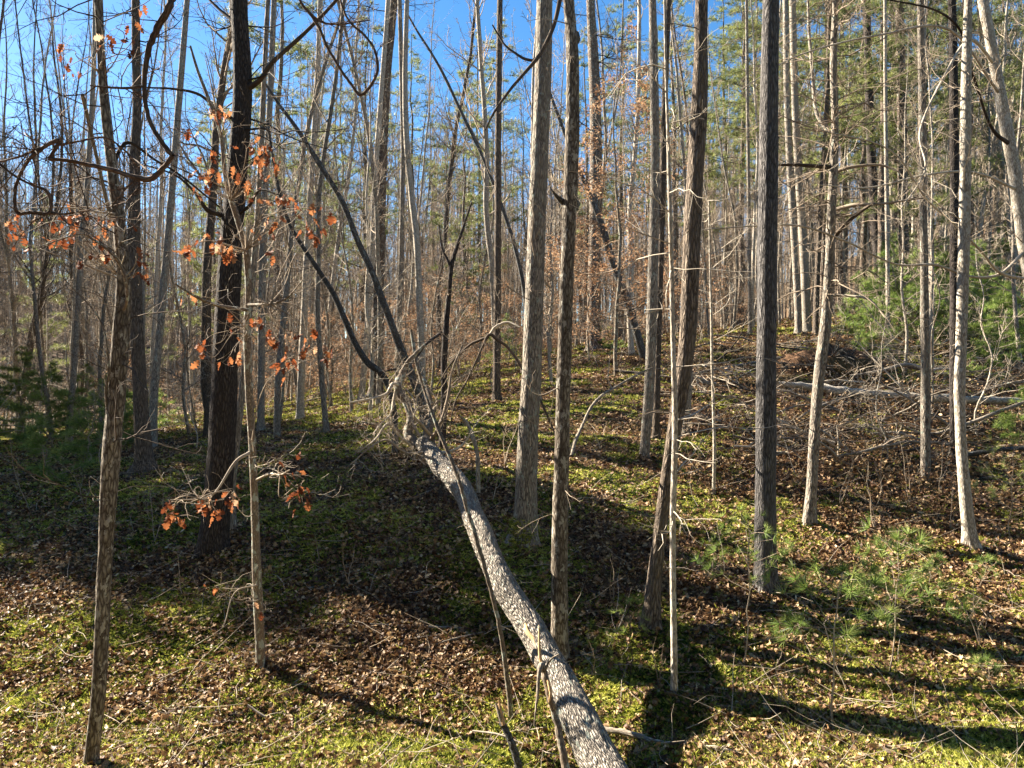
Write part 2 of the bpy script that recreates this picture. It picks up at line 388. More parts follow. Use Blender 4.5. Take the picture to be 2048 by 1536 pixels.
# fallen leaves
x, y = frustum_points(480000, 4.3, 60, 1.0)
mm = mossy(x, y) + .05 * np.clip((7.4 - y) / .8, 0, 1); keep = rs.rand(len(x)) < np.clip(1.25 - (mm - .42) * 4.5, .22 - .1 * (y < 7.4), 1)
x, y = x[keep], y[keep]; n = len(x)
size = .024 + .055 * rs.rand(n)**2.2 + np.clip(y - 8, 0, 50) * .0022
tilt = .4 + .8 * rs.rand(n)**2
lift = rs.rand(n)**2 * .38 * ((x / y > .2) & (y > 11.5) & (y < 21)) * np.clip((fbm(x * .9, y * .9 + 60, 2) - .45) * 9, 0, 1)
b0 = np.stack([x, y, gz(x, y) + .008 + .035 * rs.rand(n) + lift], -1)
RT = rots(n, (0, 0, 1), tilt); rn_ = np.clip(rs.beta(1.5, 2.0, n), 0, 1)
T_CURL = np.array([[-.5, .0, .0], [-.5, .16, .2], [0, -.1, .0], [0, .2, .26], [.5, .02, .05], [.5, .18, .3]]); Q_CURL = [[0, 2, 3, 1], [2, 4, 5, 3]]
T_OAKL = T_OAK * np.array([1, 1, 1.6]) - np.array([.5, 0, 0])
kind_ = rs.choice(3, n, p=[.45, .33, .22]); VV = []; far_ = y > 14; kind_[far_ & (kind_ == 2)] = 0
parts_ = []
for kk, (T_, Qk, Tk, sc_) in enumerate([(T_LITTER, None, T_LIT_TRI, 1), (T_CURL, Q_CURL, None, .95), (T_OAKL, Q_OAK, None, 1.5)]):
    w_ = kind_ == kk; oo = scatter('tmp', b0[w_], RT[w_], size[w_] * sc_, T_, rn_[w_], M_LITTER, quads=Qk, tris=Tk); parts_.append(oo)
ctx = bpy.context
for oo in parts_: oo.select_set(True)
ctx.view_layer.objects.active = parts_[0]; bpy.ops.object.join(); o = parts_[0]; o.name = 'fallen_leaves'; o.data.name = 'fallen_leaves'; o.select_set(False)
tag(o, 'dry brown leaves littering the whole slope', 'leaves', kind='stuff')
# clubmoss
x, y = frustum_points(430000, 4.3, 45, 1.1)
mm = mossy(x, y) - .13 * np.clip((y - 11) / 5, 0, 1) * np.clip((x / y + .05) * 4, 0, 1) - .03 * np.clip((y - 10) / 8, 0, 1) + .10 * (x / y > .12) * (y < 8.2) + .12 * np.clip((7.4 - y) / .8, 0, 1); keep = rs.rand(len(x)) < np.clip((mm - .395 + .03 * (y < 7.3)) * 8, .05, 1)
x, y = x[keep], y[keep]; n = len(x)
size = (.028 + .044 * rs.rand(n)) * (1 + .3 * (y < 7.6)) + np.clip(y - 9, 0, 50) * .003
b0 = np.stack([x, y, gz(x, y) + .005], -1)
hue = np.clip(.2 + .5 * fbm(x * 1.3 + 50, y * 1.3, 2) + .24 * rs.randn(n), 0, 1)
o = scatter('clubmoss', b0, rots(n, (0, 0, 1), .35), size, T_MOSS, hue, M_MOSS, tris=F_MOSS)
tag(o, 'low green clubmoss carpeting the slope in patches', 'clubmoss', kind='stuff')
# dead grass and fine litter stems
tb = TB()
x, y = frustum_points(2600, 4.6, 26, .9)
for k in range(len(x)):
    L = rs.uniform(.15, .7); a = rs.uniform(0, math.pi * 2); z0 = float(gz(x[k], y[k])) + .03
    up_ = rs.uniform(-.05, .6) if k % 3 == 0 else rs.uniform(0, .12)
    q = [np.array([x[k], y[k], z0])]; d = np.array([math.cos(a), math.sin(a), up_])
    for s in range(3): d = d + rs.randn(3) * .18; q.append(q[-1] + d * L / 3)
    tb.add(q, [.0035 * (1 + y[k] * .04), .003, .0025, .0012], 3)
o = tb.build('fallen_twigs', M_TWIG_P); tag(o, 'thin pale twigs scattered over the leaf litter', 'twigs', kind='stuff')
# --- end of ground cover ---

# ------------------------------------------------------------------ trees traced one by one
def px_path(pts, d, d1=None):
    """pixel path (x, y, width) to metres at distance d (.. d1)"""
    n = len(pts); d1 = d if d1 is None else d1
    ds = np.linspace(d, d1, n)
    p = np.array([P(a[0], a[1], k) for a, k in zip(pts, ds)]); r = np.array([a[2] * .5 / F * k for a, k in zip(pts, ds)])
    return p, r
NEAR = []
def tree(name, label, cat, pts, mat, H=16, d=None, d1=None, sides=14, lump=.10, flare=.5, seed=1, crown=True, nb=20, Lmax=2.8, low=None,
         twigs=0, twig_len=1.2, tw_mat=None, group=None, parts=None, crown_dens=.9, bend=.02, twig_lo=.1, twig_up=.1, twig_wob=.2, root_vis=True, tlev=1, tw_r=.006):
    r = np.random.RandomState(seed)
    if d is None: d = depth_of(pts[0][0], pts[0][1])
    p, rad = px_path(pts, d, d1)
    q = spline(np.hstack([p, rad[:, None]]), 8); p, rad = q[:, :3], q[:, 3]
    gzb = float(gz(p[0, 0], p[0, 1])) 
    if p[0, 2] > gzb - .1:                                   # let the foot reach into the soil
        p = np.vstack([[p[0, 0], p[0, 1], gzb - .12], p]); rad = np.concatenate([[rad[0]], rad])
    vis_n = len(p); top = p[-1]; base_z = p[0, 2]
    if H > top[2] - base_z + .5:
        m_ = 14; dz = (H - (top[2] - base_z)) / m_; dirv = (p[-1] - p[-4]) / np.linalg.norm(p[-1] - p[-4]); ext = []; cur = top.copy()
        for k in range(m_):
            dirv = dirv * .9 + np.array([0, 0, .1]) + r.randn(3) * bend; dirv /= np.linalg.norm(dirv); cur = cur + dirv * dz; ext.append(cur.copy())
        p = np.vstack([p, ext]); rad = np.concatenate([rad, np.linspace(rad[-1], max(.012, rad[-1] * .2), m_ + 1)[1:]])
    if flare:
        h = p[:, 2] - base_z; rad = rad * (1 + flare * np.exp(-h / .16) + .12 * flare * np.exp(-h / .6))
    o3 = np.array([p[0, 0], p[0, 1], gzb]); root = empty(name, o3); tag(root, label, cat, group)
    # resample evenly
    L = np.concatenate([[0], np.cumsum(np.linalg.norm(np.diff(p, axis=0), axis=1))]); ss = np.concatenate([np.arange(0, min(L[-1], 8), .06), np.arange(8, L[-1], .35)])
    pp = np.stack([np.interp(ss, L, p[:, k]) for k in range(3)], -1); rr = np.interp(ss, L, rad)
    tb = TB(); tb.add(pp, rr, sides, lump, seed, foot=flare * 1.1); tb.build('trunk', mat, root, o3)
    if crown:
        tb = TB(); z0 = L[vis_n - 1] / L[-1] if low is None else low
        z0 = min(z0 + .02, .9)
        nb = int(nb * 1.35); crown_on(tb, pp2 := np.stack([np.interp(np.linspace(0, L[-1], 60), L, p[:, k]) for k in range(3)], -1), np.interp(np.linspace(0, L[-1], 60), L, rad), z0, 1, r, nb, Lmax, 2, .8, crown_dens)
        if not twigs: tb.build('crown', tw_mat or M_TWIG, root, o3)
    if twigs:
        if not crown: tb = TB()
        for k in range(int(twigs * 1.6)):
            t = r.uniform(twig_lo, 1) * L[vis_n - 1]; q = np.array([np.interp(t, L, p[:, i]) for i in range(3)]); az = r.uniform(0, 2 * math.pi)
            grow(tb, q, (math.cos(az), math.sin(az) * .8, r.uniform(-.2, .6)), twig_len * r.uniform(.4, 1.3), tw_r * r.uniform(.7, 1.4), tlev, r, 4, twig_up, twig_wob, 1.0)
        tb.build('crown', tw_mat or M_TWIG, root, o3)
    for pt in (parts or []):                                  # traced limbs: (name, pts, material, depth0, depth1)
        tb = TB(); q, rd = px_path(pt[1], pt[3] if pt[3] else d, pt[4] if pt[4] else (pt[3] if pt[3] else d))
        q = spline(np.hstack([q, rd[:, None]]), 6); tb.add(q[:, :3], np.maximum(q[:, 3], .0015), 8, .12, seed)
        if len(pt) > 5 and pt[5]:
            for k in range(pt[5]):
                t = r.uniform(.25, 1) * (len(q) - 2); i = int(t); az = r.randn(3); grow(tb, q[i, :3], (q[i + 1, :3] - q[i, :3]) / (np.linalg.norm(q[i + 1, :3] - q[i, :3]) + 1e-6) + az * .7, r.uniform(.25, .9), .004, 1, r, 3, .15, .3)
        tb.build(pt[0], pt[2] or mat, root, o3)
    NEAR.append((o3[0], o3[1])); return root, o3, d

def leaf_cluster_part(root, o3, spots, d, mat=None, seed=0, size=.105, per=(3, 7), spread=.07, name='leaves'):
    r = np.random.RandomState(seed); pos = []; ax = []
    for s in spots:
        dd = s[2] if len(s) > 2 else d + r.uniform(-.25, .25)
        c = P(s[0], s[1], dd)
        for k in range(r.randint(*per)): pos.append(c + r.randn(3) * spread * np.array([.55, .4, .6])); ax.append(r.randn(3))
    pos = np.array(pos); n = len(pos)
    # hanging: leaf length axis (x) points down with scatter
    x = np.array([0, 0, -1.0]) + r.randn(n, 3) * .5; x /= np.linalg.norm(x, axis=1)[:, None]
    z = np.cross(x, r.randn(n, 3)); z /= np.linalg.norm(z, axis=1)[:, None]; y = np.cross(z, x)
    return scatter(name, pos, np.stack([x, y, z], -1), size * r.uniform(.6, 1.15, n), T_OAK, r.beta(2, 2, n), mat or M_OAKLEAF, quads=Q_OAK, parent=root, origin=o3)

def twig_net(root, o3, starts, spots, d, r, mat, name='twig_sprays', rad=.006):
    """thin arching twigs from trunk points to every leaf cluster"""
    tb = TB()
    for s in spots:
        dd = s[2] if len(s) > 2 else d; e = P(s[0], s[1], dd)
        q0 = min(starts, key=lambda a: np.linalg.norm(a - e) + .6 * max(0, a[2] - e[2] + .1))
        mid = (q0 + e) / 2 + np.array([0, 0, .12 * np.linalg.norm(e - q0)]) + r.randn(3) * .06
        m1 = (q0 + mid) / 2 + r.randn(3) * .035; m2 = (mid + e) / 2 + r.randn(3) * .04
        q = spline([q0, m1, mid, m2, e], 4); tb.add(q, np.linspace(rad, .0018, len(q)), 4)
        for k in range(3):
            i = r.randint(4, len(q)); grow(tb, q[i], r.randn(3), r.uniform(.1, .35), .002, 0, r, 3, .1, .3)
    tb.build(name, mat, root, o3)

# left side -------------------------------------------------------------------
t1, o1, d1_ = tree('slender_tree', 'slender lichen-spotted trunk rising past the bottom edge at far left', 'tree',
    [(172, 1600, 30), (184, 1500, 26), (196, 1400, 28), (205, 1250, 26), (213, 1060, 29), (220, 940, 32), (228, 850, 33), (240, 700, 33), (247, 560, 29), (236, 430, 24), (224, 335, 22), (205, 150, 17), (197, 0, 16), (193, -120, 15)],
    B['mottled'], H=11, d=6.1, sides=18, seed=3, nb=14, Lmax=2.0, twigs=16, twig_len=.9, tw_mat=M_TWIG_D, twig_lo=.35, lump=.16,
    parts=[('branch', [(225, 330, 9), (255, 285, 7), (310, 320, 5), (360, 350, 4), (440, 415, 3)], M_TWIG_D, 6.1, 6.6, 3),
           ('branch', [(222, 440, 8), (190, 300, 7), (165, 190, 8)], B['dead'], 6.1, 5.6, 0),
           ('branch', [(238, 640, 8), (255, 590, 7), (235, 520, 6), (180, 475, 5), (150, 470, 3), (60, 500, 2)], B['smooth'], 6.1, 5.6, 3),
           ('branch', [(225, 900, 7), (212, 790, 6), (218, 735, 5), (200, 640, 3), (130, 560, 2)], B['smooth'], 6.1, 5.9, 2)])
sp1 = [(25, 445), (80, 440), (53, 465), (140, 430), (160, 430), (122, 482), (137, 460), (205, 440), (200, 470), (175, 510), (207, 508), (270, 475), (290, 530), (285, 545), (14, 478), (130, 475), (100, 478), (262, 88), (215, 80), (133, 135), (116, 97), (158, 155), (275, 45), (290, 30), (20, 435), (212, 445), (35, 455)]
st1 = [P(236, 430, 6.1), P(247, 560, 6.1), P(205, 150, 6.1), P(224, 335, 6.1)]
rr_ = np.random.RandomState(5)
leaf_cluster_part(t1, o1, sp1, 5.9, seed=5, size=.09, per=(2, 6), spread=.07); twig_net(t1, o1, st1, sp1, 5.9, rr_, M_TWIG_P)

t2, o2, d2_ = tree('dark_pine', 'thick dark trunk with reddish rough bark behind the rusty oak leaves', 'tree',
    [(428, 1078, 56), (436, 1000, 54), (442, 900, 52), (450, 750, 50), (456, 600, 47), (462, 480, 44), (470, 390, 42), (482, 250, 38), (485, 150, 36), (480, 60, 33), (478, 0, 33), (477, -100, 32)],
    B['dark'], H=19, d=10.2, sides=22, seed=4, lump=.08, flare=.18, nb=26, Lmax=3.4, twigs=10, twig_len=1.6, tw_mat=M_TWIG_D, twig_lo=.5, tlev=2, tw_r=.012,
    parts=[('branch', [(492, 180, 13), (520, 160, 10), (545, 125, 9), (600, 75, 8), (650, 25, 7), (690, -20, 6)], M_TWIG_D, 10.2, 9.6, 3),
           ('branch', [(452, 432, 12), (415, 420, 9), (390, 385, 6), (350, 350, 4), (290, 330, 3)], M_TWIG_D, 10.2, 9.6, 4),
           ('branch', [(468, 435, 8), (500, 410, 6), (520, 380, 4), (560, 390, 3)], M_TWIG_D, 10.2, 9.6, 3),
           ('branch', [(474, 240, 9), (440, 225, 7), (400, 190, 6), (350, 178, 5), (290, 175, 3)], M_TWIG_D, 10.2, 9.7, 5),
           ('branch', [(478, 50, 9), (440, 20, 6), (400, -20, 4)], M_TWIG_D, 10.2, 10.6, 2)])

t3, o3_, d3_ = tree('oak_sapling', 'slim crooked oak sapling hung with rusty dead leaves', 'sapling',
    [(522, 1338, 17), (518, 1250, 18), (513, 1120, 18), (509, 1000, 15), (504, 880, 14), (498, 770, 15), (494, 660, 14), (497, 590, 13), (492, 500, 13), (476, 440, 12), (463, 400, 11), (450, 350, 9), (442, 270, 8), (418, 200, 7), (395, 140, 6), (380, 90, 4)],
    B['smooth'], H=3, d=7.75, sides=14, seed=6, crown=False, lump=.18, flare=.3, twigs=10, twig_len=.5, tw_mat=M_TWIG_P, twig_lo=.1,
    parts=[('branch', [(500, 905, 7), (470, 925, 6), (430, 985, 4), (395, 998, 3), (340, 1000, 2)], M_TWIG_P, 7.7, 7.0, 3),
           ('branch', [(513, 960, 6), (540, 948, 5), (560, 950, 4), (580, 940, 3)], M_TWIG_P, 7.7, 7.2, 3),
           ('branch', [(515, 1170, 4), (470, 1185, 3), (450, 1245, 2)], M_TWIG_P, 7.7, 7.4, 4),
           ('branch', [(495, 620, 7), (440, 612, 7), (395, 595, 6), (350, 568, 3)], B['smooth'], 7.6, 6.5, 2),
           ('branch', [(497, 610, 6), (540, 608, 6), (575, 595, 4), (605, 560, 2)], B['smooth'], 7.6, 6.6, 2)])
sp3 = [(388, 255), (430, 215), (458, 225), (420, 335), (425, 345), (405, 345), (380, 385), (405, 385), (425, 320), (455, 300), (465, 355), (500, 370), (520, 300), (522, 290), (535, 310), (518, 360), (525, 350), (555, 335), (555, 385), (575, 385), (538, 400), (535, 440), (540, 450), (580, 428), (625, 430), (640, 435), (633, 475), (636, 470), (605, 455), (420, 475), (425, 480), (383, 495), (380, 500), (460, 515), (450, 500), (465, 505), (385, 590), (540, 495), (517, 640), (520, 645), (395, 695), (400, 690), (405, 705), (445, 725), (470, 705), (455, 640), (545, 680), (560, 670), (600, 670), (620, 685), (570, 735), (580, 705), (650, 700), (620, 670), (430, 1170, 7.4), (500, 1210, 7.5),
       (340, 1005, 7), (335, 1020, 7), (350, 1035, 7), (405, 1005, 7.1), (410, 1010, 7.1), (430, 1010, 7.2), (437, 1020, 7.2), (465, 990, 7.3), (470, 985, 7.3), (572, 932, 7.2), (595, 970, 7.2), (598, 975, 7.2), (605, 1003, 7.2), (583, 955, 7.2)]
st3 = [P(494, 660, 7.7), P(492, 500, 7.7), P(463, 400, 7.7), P(442, 270, 7.7), P(418, 200, 7.7), P(504, 880, 7.7), P(518, 1200, 7.7), P(400, 998, 7), P(560, 950, 7.3), P(540, 608, 7.1)]
leaf_cluster_part(t3, o3_, sp3, 7.3, seed=8, size=.118, per=(2, 6), spread=.085); twig_net(t3, o3_, st3, sp3, 7.3, rr_, M_TWIG)

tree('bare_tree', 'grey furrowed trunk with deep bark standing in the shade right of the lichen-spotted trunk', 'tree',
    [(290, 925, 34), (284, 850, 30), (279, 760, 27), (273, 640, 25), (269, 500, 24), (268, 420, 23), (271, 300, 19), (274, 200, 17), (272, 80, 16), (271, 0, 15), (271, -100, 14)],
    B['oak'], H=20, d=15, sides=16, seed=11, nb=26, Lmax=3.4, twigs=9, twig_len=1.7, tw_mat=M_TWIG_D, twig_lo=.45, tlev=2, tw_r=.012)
tree('bare_tree', 'pale trunk leaning right beside the grey furrowed trunk', 'tree',
    [(305, 880, 17), (308, 790, 16), (318, 680, 15), (327, 575, 15), (338, 450, 14), (347, 340, 14), (354, 250, 13), (364, 130, 12), (374, 0, 11), (380, -90, 10)],
    B['grey'], H=20, d=19, sides=12, seed=12, nb=24, Lmax=3, twigs=8, twig_len=1.6, twig_lo=.5)
tree('bare_tree', 'thin white-barked pole tree left of the lichen-spotted trunk', 'tree',
    [(138, 850, 11), (148, 740, 11), (156, 620, 11), (163, 480, 11), (172, 400, 11), (180, 280, 10), (188, 120, 9), (190, 0, 8)],
    B['pale'], H=19, d=21, sides=10, seed=13, nb=20, Lmax=2.6, twigs=8, twig_len=1.3, twig_lo=.4)
tree('bare_tree', 'lean-trunked pale pole just behind the oak sapling, slanting up from the dark pine foot', 'tree',
    [(462, 985, 15), (470, 920, 14), (480, 820, 13), (492, 700, 12), (505, 560, 12), (515, 430, 11), (522, 300, 11), (530, 120, 10), (536, 0, 9)],
    B['grey'], H=15, d=10.9, sides=12, seed=14, nb=18, Lmax=2.4, twigs=9, twig_len=1.2, twig_lo=.4)
tree('bare_tree', 'straight grey pole tree rising just right of the oak sapling', 'tree',
    [(522, 850, 14), (522, 740, 14), (524, 600, 14), (528, 450, 13), (535, 300, 12), (542, 150, 12), (548, 0, 11)],
    B['grey'], H=21, d=19.5, sides=12, seed=15, nb=22, Lmax=3, twigs=10, twig_len=1.5, twig_lo=.4)
tree('bare_tree', 'pale pole tree with a leaning forked neighbour left of the black leaning trunk', 'tree',
    [(600, 838, 15), (603, 740, 15), (608, 640, 14), (613, 520, 13), (620, 400, 12), (628, 270, 11), (636, 120, 10), (640, 0, 9)],
    B['pale'], H=21, d=21, sides=12, seed=16, nb=22, Lmax=3, twigs=10, twig_len=1.4, twig_lo=.4)
tree('bare_tree', 'broad double-lit trunk behind the black leaning trunk', 'tree',
    [(752, 800, 27), (754, 700, 26), (756, 560, 25), (760, 430, 23), (764, 300, 22), (772, 160, 19), (783, 50, 17), (788, 0, 16)],
    B['pine'], H=23, d=25, sides=14, seed=17, nb=28, Lmax=3.8, twigs=14, twig_len=2.0, twig_lo=.4, tw_mat=M_TWIG_D, tlev=2, tw_r=.014)
tree('bare_tree', 'thin cream pole hugging the left side of the broad trunk behind the fallen tree', 'tree',
    [(722, 800, 12), (728, 740, 12), (737, 620, 12), (745, 480, 11), (752, 330, 11), (762, 190, 10), (772, 60, 9), (776, 0, 9)],
    B['pale'], H=22, d=23, sides=10, seed=18, nb=20, Lmax=2.8, twigs=6, twig_len=1.2, twig_lo=.4)
tree('bare_tree', 'cream pole tree bending left towards the top above the fallen tree crown', 'tree',
    [(846, 800, 14), (843, 700, 14), (838, 580, 13), (833, 480, 13), (822, 380, 12), (814, 290, 12), (810, 180, 11), (812, 60, 10), (814, 0, 9)],
    B['pale'], H=22, d=20, sides=12, seed=19, nb=20, Lmax=2.8, twigs=12, twig_len=1.5, twig_lo=.35)
tree('bare_tree', 'straight cream pole left of the bending one above the fallen tree crown', 'tree',
    [(795, 780, 11), (797, 680, 11), (801, 560, 11), (804, 430, 10), (806, 300, 10), (803, 150, 9), (799, 0, 9)],
    B['grey'], H=22, d=23.5, sides=10, seed=20, nb=20, Lmax=2.8, twigs=8, twig_len=1.3, twig_lo=.35)
tree('bare_tree', 'straight brown pole midway between the fallen tree crown and the big pale trunk', 'tree',
    [(993, 800, 15), (994, 700, 15), (995, 560, 14), (996, 420, 14), (996, 280, 13), (998, 140, 12), (1000, 0, 11)],
    B['oak'], H=21, d=19.5, sides=12, seed=21, nb=22, Lmax=3, twigs=12, twig_len=1.4, twig_lo=.4)
tree('leaning_tree', 'black lichened trunk leaning left out of the fallen tree crown', 'tree',
    [(868, 905, 17), (852, 850, 17), (838, 790, 17), (815, 730, 16), (795, 680, 15), (765, 600, 14), (742, 540, 13), (715, 480, 12), (685, 405, 11), (650, 345, 10), (615, 290, 9), (585, 245, 8), (555, 205, 6), (520, 150, 4)],
    B['black'], H=4, d=13.2, d1=12.6, sides=14, seed=22, crown=False, lump=.14, flare=.3, twigs=16, twig_len=1.0, tw_mat=M_TWIG_D, twig_lo=.3)
tree('leaning_tree', 'bent black stem curving up left from behind the fallen tree tangle', 'tree',
    [(790, 830, 12), (778, 775, 13), (760, 745, 13), (735, 725, 13), (712, 690, 12), (690, 640, 12), (668, 590, 11), (640, 545, 10), (610, 500, 8), (580, 450, 8), (560, 390, 7), (545, 310, 5), (535, 240, 4)],
    B['black'], H=4, d=14.2, d1=13.6, sides=12, seed=23, crown=False, lump=.12, flare=.2, twigs=12, twig_len=.9, tw_mat=M_TWIG_D, twig_lo=.3)
tree('forked_sapling', 'dark small tree forking in a Y right of the fallen tree crown', 'sapling',
    [(885, 885, 14), (888, 800, 13), (888, 720, 13), (893, 640, 12), (898, 590, 9), (903, 532, 9), (915, 490, 7), (928, 450, 5), (945, 400, 3)],
    B['dark'], H=3, d=14.5, sides=12, seed=24, crown=False, lump=.15, flare=.3, twigs=20, twig_len=.8, twig_lo=.25,
    parts=[('branch', [(902, 534, 7), (893, 515, 5), (884, 495, 4), (878, 450, 3)], B['dark'], None, None, 3), ('branch', [(883, 665, 6), (850, 690, 6), (820, 728, 5), (760, 745, 4)], B['dark'], 14.5, 13.5, 4)])
tree('leaning_tree', 'long thin dark stem leaning left across the sky above the brown pole', 'tree',
    [(1055, 640, 9), (1048, 580, 9), (1036, 520, 8), (1018, 455, 8), (980, 350, 7), (950, 280, 7), (918, 215, 6), (890, 155, 6), (862, 105, 5), (830, 55, 4), (800, 0, 3)],
    B['black'], H=6, d=24, d1=23, sides=8, seed=25, crown=False, flare=0, twigs=10, twig_len=1.3, tw_mat=M_TWIG_D)

# centre ----------------------------------------------------------------------
t13, o13, d13 = tree('tulip_tree', 'big pale furrowed trunk standing just right of centre, mossy at its foot', 'tree',
    [(1048, 1088, 46), (1051, 1040, 45), (1053, 950, 43), (1057, 850, 41), (1063, 750, 40), (1067, 640, 38), (1072, 500, 36), (1077, 380, 35), (1082, 250, 34), (1087, 120, 33), (1089, 0, 32), (1090, -100, 31)],
    B['grey'], H=21, sides=24, seed=31, nb=26, Lmax=3.4, lump=.06, flare=.35, twigs=5, twig_len=1.0, twig_lo=.3,
    parts=[('branch', [(1122, -10, 9), (1108, 50, 8), (1085, 100, 8), (1070, 122, 8), (1050, 145, 7), (1020, 180, 6), (990, 222, 5), (970, 260, 3)], M_TWIG_D, 9.3, 8.9, 4),
           ('branch', [(1072, 122, 6), (1050, 118, 6), (1030, 106, 5), (1008, 88, 4), (985, 50, 3)], M_TWIG_D, 9.2, 9.4, 3)])
r = np.random.RandomState(3); n = 260; a = r.uniform(math.pi, 2.1 * math.pi, n); h = r.rand(n)**1.7 * .30
scatter('moss', np.stack([o13[0] + np.cos(a) * (.165 + .05 * np.exp(-h / .12)), o13[1] + np.sin(a) * (.165 + .05 * np.exp(-h / .12)), o13[2] + h - .03], -1), rots(n, (0, 0, 1), .6, r), np.full(n, .045), T_MOSS, r.beta(2, 2, n), M_MOSS, tris=F_MOSS, parent=t13, origin=o13)
t14, o14, d14 = tree('mottled_tree', 'mottled grey and brown trunk with a black broken stub, in front of the furrowed one', 'tree',
    [(1121, 1335, 34), (1119, 1250, 34), (1119, 1120, 33), (1121, 1000, 32), (1125, 880, 31), (1127, 768, 30), (1129, 700, 29), (1133, 560, 28), (1137, 450, 27), (1140, 405, 27), (1143, 330, 27), (1146, 220, 28), (1145, 120, 27), (1143, 70, 23), (1137, 0, 21), (1133, -100, 20)],
    B['mottled'], H=15, sides=22, seed=32, nb=20, Lmax=2.6, lump=.16, flare=.25, twigs=7, twig_len=.6, twig_lo=.1,
    parts=[('broken_stub', [(1143, 408, 20), (1128, 405, 14), (1114, 393, 8), (1102, 378, 2)], B['black'], 7.8, 7.6, 0),
           ('knot', [(1144, 420, 24), (1146, 402, 30), (1150, 392, 12)], B['black'], 7.78, 7.75, 0),
           ('knot', [(1143, 92, 20), (1146, 76, 30), (1150, 62, 16)], B['black'], 7.78, 7.75, 0)])
tree('white_pine', 'very thick far pine trunk wrapped in copper beech leaves right of centre', 'tree',
    [(1188, 712, 32), (1188, 640, 29), (1189, 560, 27), (1191, 450, 25), (1192, 330, 25), (1191, 230, 23), (1187, 120, 21), (1182, 30, 18), (1180, -50, 17)],
    B['pine'], H=26, d=31, sides=16, seed=33, nb=30, Lmax=4.5, twigs=14, twig_len=2.6, tw_mat=M_TWIG_D, twig_lo=.5, tlev=2, tw_r=.02)
tree('leaning_tree', 'dark stem leaning left across the copper leaves behind the mottled trunk', 'tree',
    [(1288, 715, 15), (1272, 660, 16), (1255, 600, 16), (1238, 560, 15), (1220, 505, 14), (1200, 440, 13), (1180, 390, 10), (1160, 345, 9), (1138, 290, 8), (1112, 220, 7), (1090, 160, 6), (1070, 100, 5)],
    B['black'], H=6, d=25, d1=24, sides=12, seed=34, crown=False, flare=.2, twigs=12, twig_len=1.3, tw_mat=M_TWIG_D)
tree('bare_tree', 'light grey trunk with one broken side knot standing left of the bending trunk', 'tree',
    [(1286, 948, 17), (1291, 880, 20), (1297, 800, 21), (1300, 740, 21), (1303, 650, 20), (1306, 540, 20), (1309, 420, 19), (1310, 280, 18), (1308, 150, 17), (1305, 0, 15), (1304, -80, 14)],
    B['grey'], H=18, d=13.6, sides=16, seed=35, nb=22, Lmax=2.8, twigs=9, twig_len=1.2, twig_lo=.25)
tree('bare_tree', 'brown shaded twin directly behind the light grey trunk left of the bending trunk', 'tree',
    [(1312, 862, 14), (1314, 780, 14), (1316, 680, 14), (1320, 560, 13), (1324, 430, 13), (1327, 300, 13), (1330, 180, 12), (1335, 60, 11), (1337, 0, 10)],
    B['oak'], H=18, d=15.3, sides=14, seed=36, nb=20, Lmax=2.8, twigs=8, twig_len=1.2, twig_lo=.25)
tree('bending_tree', 'furrowed trunk bending right then upright, between the thin pale stem and light grey trunk', 'tree',
    [(1300, 1268, 32), (1307, 1180, 30), (1317, 1090, 27), (1327, 1010, 26), (1338, 930, 26), (1349, 860, 28), (1360, 790, 31), (1369, 730, 32), (1376, 660, 33), (1380, 580, 34), (1384, 470, 34), (1390, 360, 33), (1396, 260, 33), (1401, 150, 30), (1402, 60, 26), (1403, 0, 25), (1404, -100, 24)],
    B['oak'], H=17, sides=22, seed=37, nb=22, Lmax=2.8, lump=.07, flare=.45, twigs=3, twig_len=.7, twig_lo=.2)
tree('bare_tree', 'shaded trunk whose foot shows behind the bend of the bending trunk', 'tree',
    [(1370, 882, 18), (1373, 820, 17), (1377, 760, 16), (1379, 650, 15), (1386, 500, 14), (1392, 300, 13), (1396, 100, 12), (1398, 0, 11)],
    B['grey'], H=19, d=15.6, sides=12, seed=38, nb=20, Lmax=2.8)
tree('thin_tree', 'thin pale scaly stem rising in front of the bending trunk', 'sapling',
    [(1349, 1412, 13), (1348, 1300, 13), (1346, 1150, 12), (1346, 1020, 12), (1349, 920, 12), (1350, 830, 11), (1347, 730, 10), (1345, 640, 9), (1343, 540, 9), (1340, 430, 8), (1337, 300, 7), (1333, 180, 6), (1330, 60, 5)],
    B['pale'], H=7, sides=12, seed=39, crown=False, lump=.12, flare=.2, twigs=20, twig_len=.9, tw_mat=M_TWIG_P, twig_lo=.25, twig_up=.0)
tree('thin_tree', 'whip-thin white sapling standing alone right of the bending trunk', 'sapling',
    [(1427, 995, 7), (1429, 900, 7), (1427, 820, 6), (1424, 720, 6), (1423, 640, 5), (1420, 520, 4), (1418, 400, 3)],
    B['pale'], H=4, sides=8, seed=40, crown=False, flare=.1, twigs=16, twig_len=.9, tw_mat=M_TWIG_P, twig_lo=.4, twig_up=.05)
t20, o20, d20 = tree('tulip_tree', 'straight dark bluish trunk, coloured as in shade, with plain even bark on the right half', 'tree',
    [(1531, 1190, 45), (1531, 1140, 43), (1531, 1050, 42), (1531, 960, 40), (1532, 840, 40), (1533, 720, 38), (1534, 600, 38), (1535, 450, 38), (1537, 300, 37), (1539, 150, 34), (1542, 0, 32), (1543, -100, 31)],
    B['shade_oak'], H=20, sides=24, seed=41, nb=26, Lmax=3.4, lump=.05, flare=.25)
